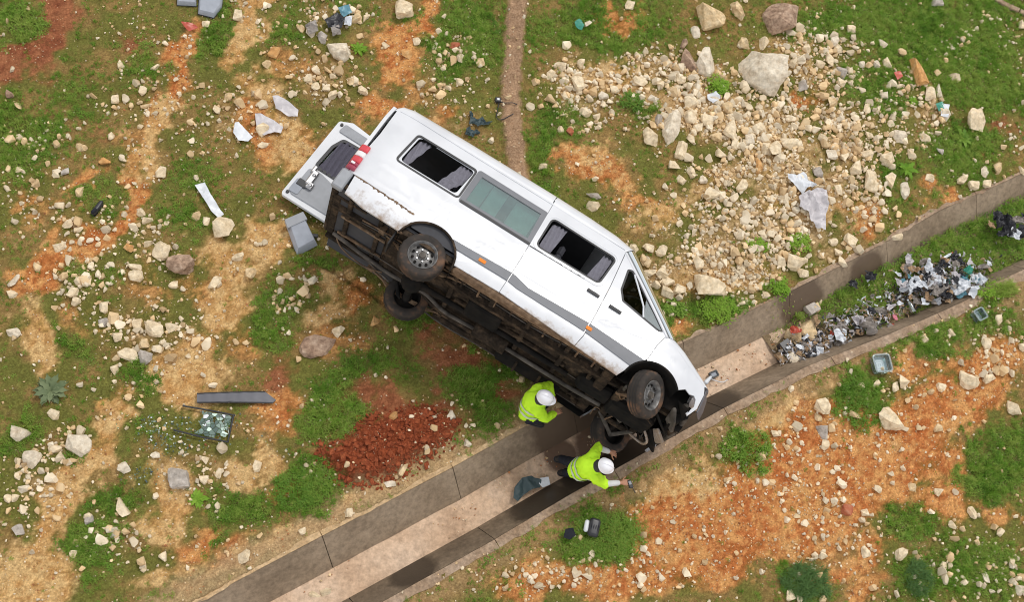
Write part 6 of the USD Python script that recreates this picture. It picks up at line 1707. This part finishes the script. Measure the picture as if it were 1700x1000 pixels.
def worker(label, J, ground_pt, extra=None, boots_dir=(1, 0, 0), sleeves='hivis', held=None):
    """J: world joints; the body is one surface, clothing is laid over it"""
    o = np.array(ground_pt, float)
    J = {k: np.array(v, float) - o for k, v in J.items()}
    t = thing('person', label, 'person', loc=o)
    head, neck, chest, pel = J['head'], J['neck'], J['chest'], J['pelvis']
    fwd = np.array(J['face']); fwd = fwd + o; fwd /= np.linalg.norm(fwd)
    up = head - neck; up /= np.linalg.norm(up); fwd -= up * (fwd @ up); fwd /= np.linalg.norm(fwd); lft = np.cross(up, fwd)
    hc = head
    B = [m3.Manifold.batch_hull([ball(hc + up * .035 - fwd * .015, .078, 16), ball(hc + up * .01 + fwd * .02, .072, 16), ball(hc - up * .075 + fwd * .045, .042, 12)]),
         bone(hc - up * .06, .056, neck, .06), bone(neck, .075, chest, .13), bone(chest, .135, pel, .135), bone(J['sl'], .06, J['sr'], .06)]
    # face: nose, lips, brow, ears
    B += [m3.Manifold.batch_hull([ball(hc + fwd * .088 + up * .012, .010, 8), ball(hc + fwd * .108 - up * .028, .014, 8), ball(hc + fwd * .085 - up * .034, .012, 8)]),
          bone(hc + fwd * .079 - up * .062 + lft * .018, .009, hc + fwd * .079 - up * .062 - lft * .018, .009, 8), bone(hc + fwd * .078 + up * .024 + lft * .032, .011, hc + fwd * .078 + up * .024 - lft * .032, .011, 8)]
    for s in (-1, 1):
        B.append(m3.Manifold.batch_hull([ball(hc + lft * s * .078 + up * .01, .014, 8), ball(hc + lft * s * .080 - up * .03 - fwd * .005, .012, 8)]))
    for s in 'lr':
        B += [bone(J['s' + s], .052, J['e' + s], .042), bone(J['e' + s], .042, J['h' + s], .028), bone(J['p' + s], .085, J['k' + s], .062), bone(J['k' + s], .06, J['f' + s], .042), bone(pel, .12, J['p' + s], .09)]
        dh = J['h' + s] - J['e' + s]
        B += hand(J['h' + s], dh, np.array([0, 0, -1.0]) if abs(dh[2]) < .9 * np.linalg.norm(dh) else fwd, 1 if s == 'r' else -1, .35)
    body = smooth_body(B, .012, 5)
    obj('body', body, MATS['skin'], t, smooth=True)
    # jacket
    Jk = [bone(neck, .10, chest, .172, 18), bone(chest, .176, pel + (chest - pel) * .18, .168, 18), bone(pel + (chest - pel) * .18, .168, pel, .160, 18), m3.Manifold.batch_hull([ball(J['sl'], .085, 16), ball(J['sr'], .085, 16), ball(chest, .16, 16)])]
    cuffs = []
    for s in 'lr':
        e, h, q = J['e' + s], J['h' + s], J['s' + s]
        Jk += [bone(q, .088, e, .070)]
        if sleeves == 'hivis':
            Jk += [bone(e, .070, e + (h - e) * .86, .052)]
        else:
            cuffs += [bone(e + (h - e) * .05, .050, e + (h - e) * .80, .040)]
    v, f = smooth_body(Jk, .016, 6)
    v = v + (meshkit.fbm(v * np.array([14, 14, 7]) + 3, 3, 9)[:, None] - .5) * .05
    jk = obj('jacket', (v, f), MATS['hivis'], t, smooth=True)
    ax = chest - pel; ax /= np.linalg.norm(ax)
    for q in (.30, .72):
        c = pel + (chest - pel) * q
        a = np.cross(ax, lft); a /= np.linalg.norm(a); b = np.cross(ax, a)
        rad = .192
        V = np.array([c + ax * hh + (rad + .004) * (math.cos(th) * a + math.sin(th) * b) for hh in (-.022, .022) for th in np.linspace(0, 2 * PI, 40, endpoint=False)])
        # settle the band on the jacket
        from scipy.spatial import cKDTree
        kd = cKDTree(v)
        dd, idx = kd.query(V, k=4)
        tgt = v[idx].mean(1)
        out = V - c - np.outer((V - c) @ ax, ax); out /= np.linalg.norm(out, axis=1)[:, None]
        rr2 = np.einsum('ij,ij->i', tgt - c, out)
        V = c + np.outer((V - c) @ ax, ax) + out * (np.maximum(rr2, .1) + .012)[:, None]
        Fq = np.array([[i, (i + 1) % 40, 40 + (i + 1) % 40, 40 + i] for i in range(40)])
        obj('reflective_band', (V, Fq), MATS['reflective'], jk, smooth=True)
    for c_ in cuffs:
        obj('sleeve', smooth_body([c_], .02, 2), MATS['grey_sleeve'], t, smooth=True)
    col = smooth_body([bone(neck - up * .01, .098, neck + up * .05, .098, 18)], .02, 2)
    obj('collar', col, MATS['black_plastic'], jk, smooth=True)
    # trousers and boots
    Tr = [bone(pel, .155, J['pl'], .11), bone(pel, .155, J['pr'], .11)]
    for s in 'lr':
        Tr += [bone(J['p' + s], .108, J['k' + s], .080), bone(J['k' + s], .080, J['f' + s] + (J['k' + s] - J['f' + s]) * .12, .066)]
    v, f = smooth_body(Tr, .025, 6)
    v = v + (meshkit.fbm(v * 10 + 8, 3, 5)[:, None] - .5) * .03
    obj('trousers', (v, f), MATS['navy_cloth'], t, smooth=True)
    bd = np.array(boots_dir, float); bd /= np.linalg.norm(bd); bs = np.array([-bd[1], bd[0], 0])
    for s in 'lr':
        p = J['f' + s]
        b_ = thing('boot', parent=t)
        obj('upper', arr(m3.Manifold.batch_hull([ball(p + [0, 0, .03], .052), ball(p - bd * .05 - [0, 0, .03], .045), ball(p + bd * .14 - [0, 0, .04], .042), ball(p + bd * .06 - [0, 0, .02], .048)])), MATS['boot'], b_, smooth=50)
        obj('sole', arr(m3.Manifold.batch_hull([m3.Manifold.cylinder(.025, .05, .05, 12).translate(tuple(p - bd * .055 - [0, 0, .085])), m3.Manifold.cylinder(.025, .05, .05, 12).translate(tuple(p + bd * .15 - [0, 0, .085]))])), MATS['black_plastic'], b_)
    # helmet: shell, peak, ridge
    hel = thing('helmet', parent=t)
    hp_ = hc + up * .045
    th = np.linspace(0, PI / 2, 9); ph = np.linspace(0, 2 * PI, 32, endpoint=False)
    V = [hp_ + up * .115 * math.sin(a) + (fwd * .128 * math.cos(b) + lft * .108 * math.sin(b)) * math.cos(a) ** .8 for a in th for b in ph]
    Fq = [[i * 32 + j, i * 32 + (j + 1) % 32, (i + 1) * 32 + (j + 1) % 32, (i + 1) * 32 + j] for i in range(8) for j in range(32)]
    obj('shell', (np.array(V), np.array(Fq)), MATS['helmet_white'], hel, smooth=True)
    rimp = [hp_ + (fwd * (.131 + .045 * max(0, math.cos(b)) ** 2) * math.cos(b) + lft * .112 * math.sin(b)) for b in np.linspace(0, 2 * PI, 33)]
    inner = [hp_ + (fwd * .118 * math.cos(b) + lft * .098 * math.sin(b)) for b in np.linspace(0, 2 * PI, 33)]
    V = np.array(rimp + inner + [q - up * .006 for q in rimp] + [q - up * .006 for q in inner]); Fq = []
    for i in range(32):
        Fq += [[i, i + 1, 34 + i, 33 + i], [66 + i, 99 + i, 100 + i, 67 + i], [i, 66 + i, 67 + i, i + 1]]
    obj('brim', (V, np.array(Fq)), MATS['helmet_white'], hel, smooth=40)
    obj('ridge', tube([hp_ + up * (.118 * math.sin(a)) + fwd * .128 * math.cos(a) * (abs(math.cos(a)) ** -.2 if abs(math.cos(a)) > .2 else 1) * .98 for a in np.linspace(.5, PI - .5, 12)], .008, 6), MATS['helmet_white'], hel, smooth=True)
    strap = tube(bez([hc + lft * .092 + up * .05, hc + lft * .07 - up * .06 + fwd * .03, hc - up * .118 + fwd * .045, hc - lft * .07 - up * .06 + fwd * .03, hc - lft * .092 + up * .05], 5), .007, 5)
    obj('chin_strap', strap, MATS['black_plastic'], hel, smooth=True)
    for s in (-1, 1):
        obj('eye', arr(ball(hc + fwd * .082 + lft * s * .031 + up * .004, .011, 10)), MATS['white_plastic'], t, smooth=True)
    hair = smooth_body([m3.Manifold.batch_hull([ball(hc - fwd * .045 + up * .02, .062, 14), ball(hc - fwd * .035 - up * .05, .045, 12)])], .02, 2)
    obj('hair', hair, MATS['black_bag'], t, smooth=True)
    return t


def Jp(u, v, z):
    return at(u, v, z)


worker('person in yellow jacket and white helmet crouching on the bank beside the van', {
    'head': Jp(903, 661, 1.0), 'neck': Jp(897, 663, .86), 'chest': Jp(888, 665, .70), 'pelvis': Jp(879, 685, .40), 'face': (.85, -.25, -.45),
    'sl': Jp(892, 647, .78), 'sr': Jp(892, 681, .74), 'el': Jp(909, 642, .54), 'hl': Jp(917, 659, .40), 'er': Jp(905, 696, .55), 'hr': Jp(921, 687, .50),
    'pl': Jp(882, 679, .36), 'pr': Jp(880, 692, .36), 'kl': Jp(908, 667, .44), 'kr': Jp(901, 693, .42), 'fl': Jp(890, 684, .085), 'fr': Jp(884, 699, .085)},
    at(884, 692, 0), boots_dir=(.9, -.2, 0))
p2 = worker('person in yellow jacket and white helmet leaning forward in the ditch, arms out', {
    'head': Jp(1001, 774, .95), 'neck': Jp(991, 774, .84), 'chest': Jp(977, 775, .70), 'pelvis': Jp(961, 780, .42), 'face': (.72, -.15, -.68),
    'sl': Jp(985, 757, .76), 'sr': Jp(986, 793, .74), 'el': Jp(992, 744, .62), 'hl': Jp(1013, 751, .50), 'er': Jp(1004, 804, .58), 'hr': Jp(1031, 802, .55),
    'pl': Jp(960, 773, .38), 'pr': Jp(961, 787, .38), 'kl': Jp(947, 768, .0), 'kr': Jp(955, 786, -.03), 'fl': Jp(932, 762, -.26), 'fr': Jp(938, 785, -.40)},
    at(945, 783, -.5), boots_dir=(.9, -.1, 0), sleeves='grey')
hp3 = Jp(1046, 804.5, .535)
t = thing('handheld_radio', 'black handheld radio held out by the worker in the ditch', 'radio', loc=hp3, rot=rotz(-1.2))
obj('case', box_m(-.06, .06, -.03, .03, -.02, .02, .008), MATS['black_plastic'], t)
obj('aerial', tube([(.055, .015, 0), (.15, .02, .01)], .006, 6), MATS['black_plastic'], t, smooth=True)
obj('keypad', box_m(-.04, .01, -.02, .02, .0201, .023, .002), MATS['grey_panel'], t)
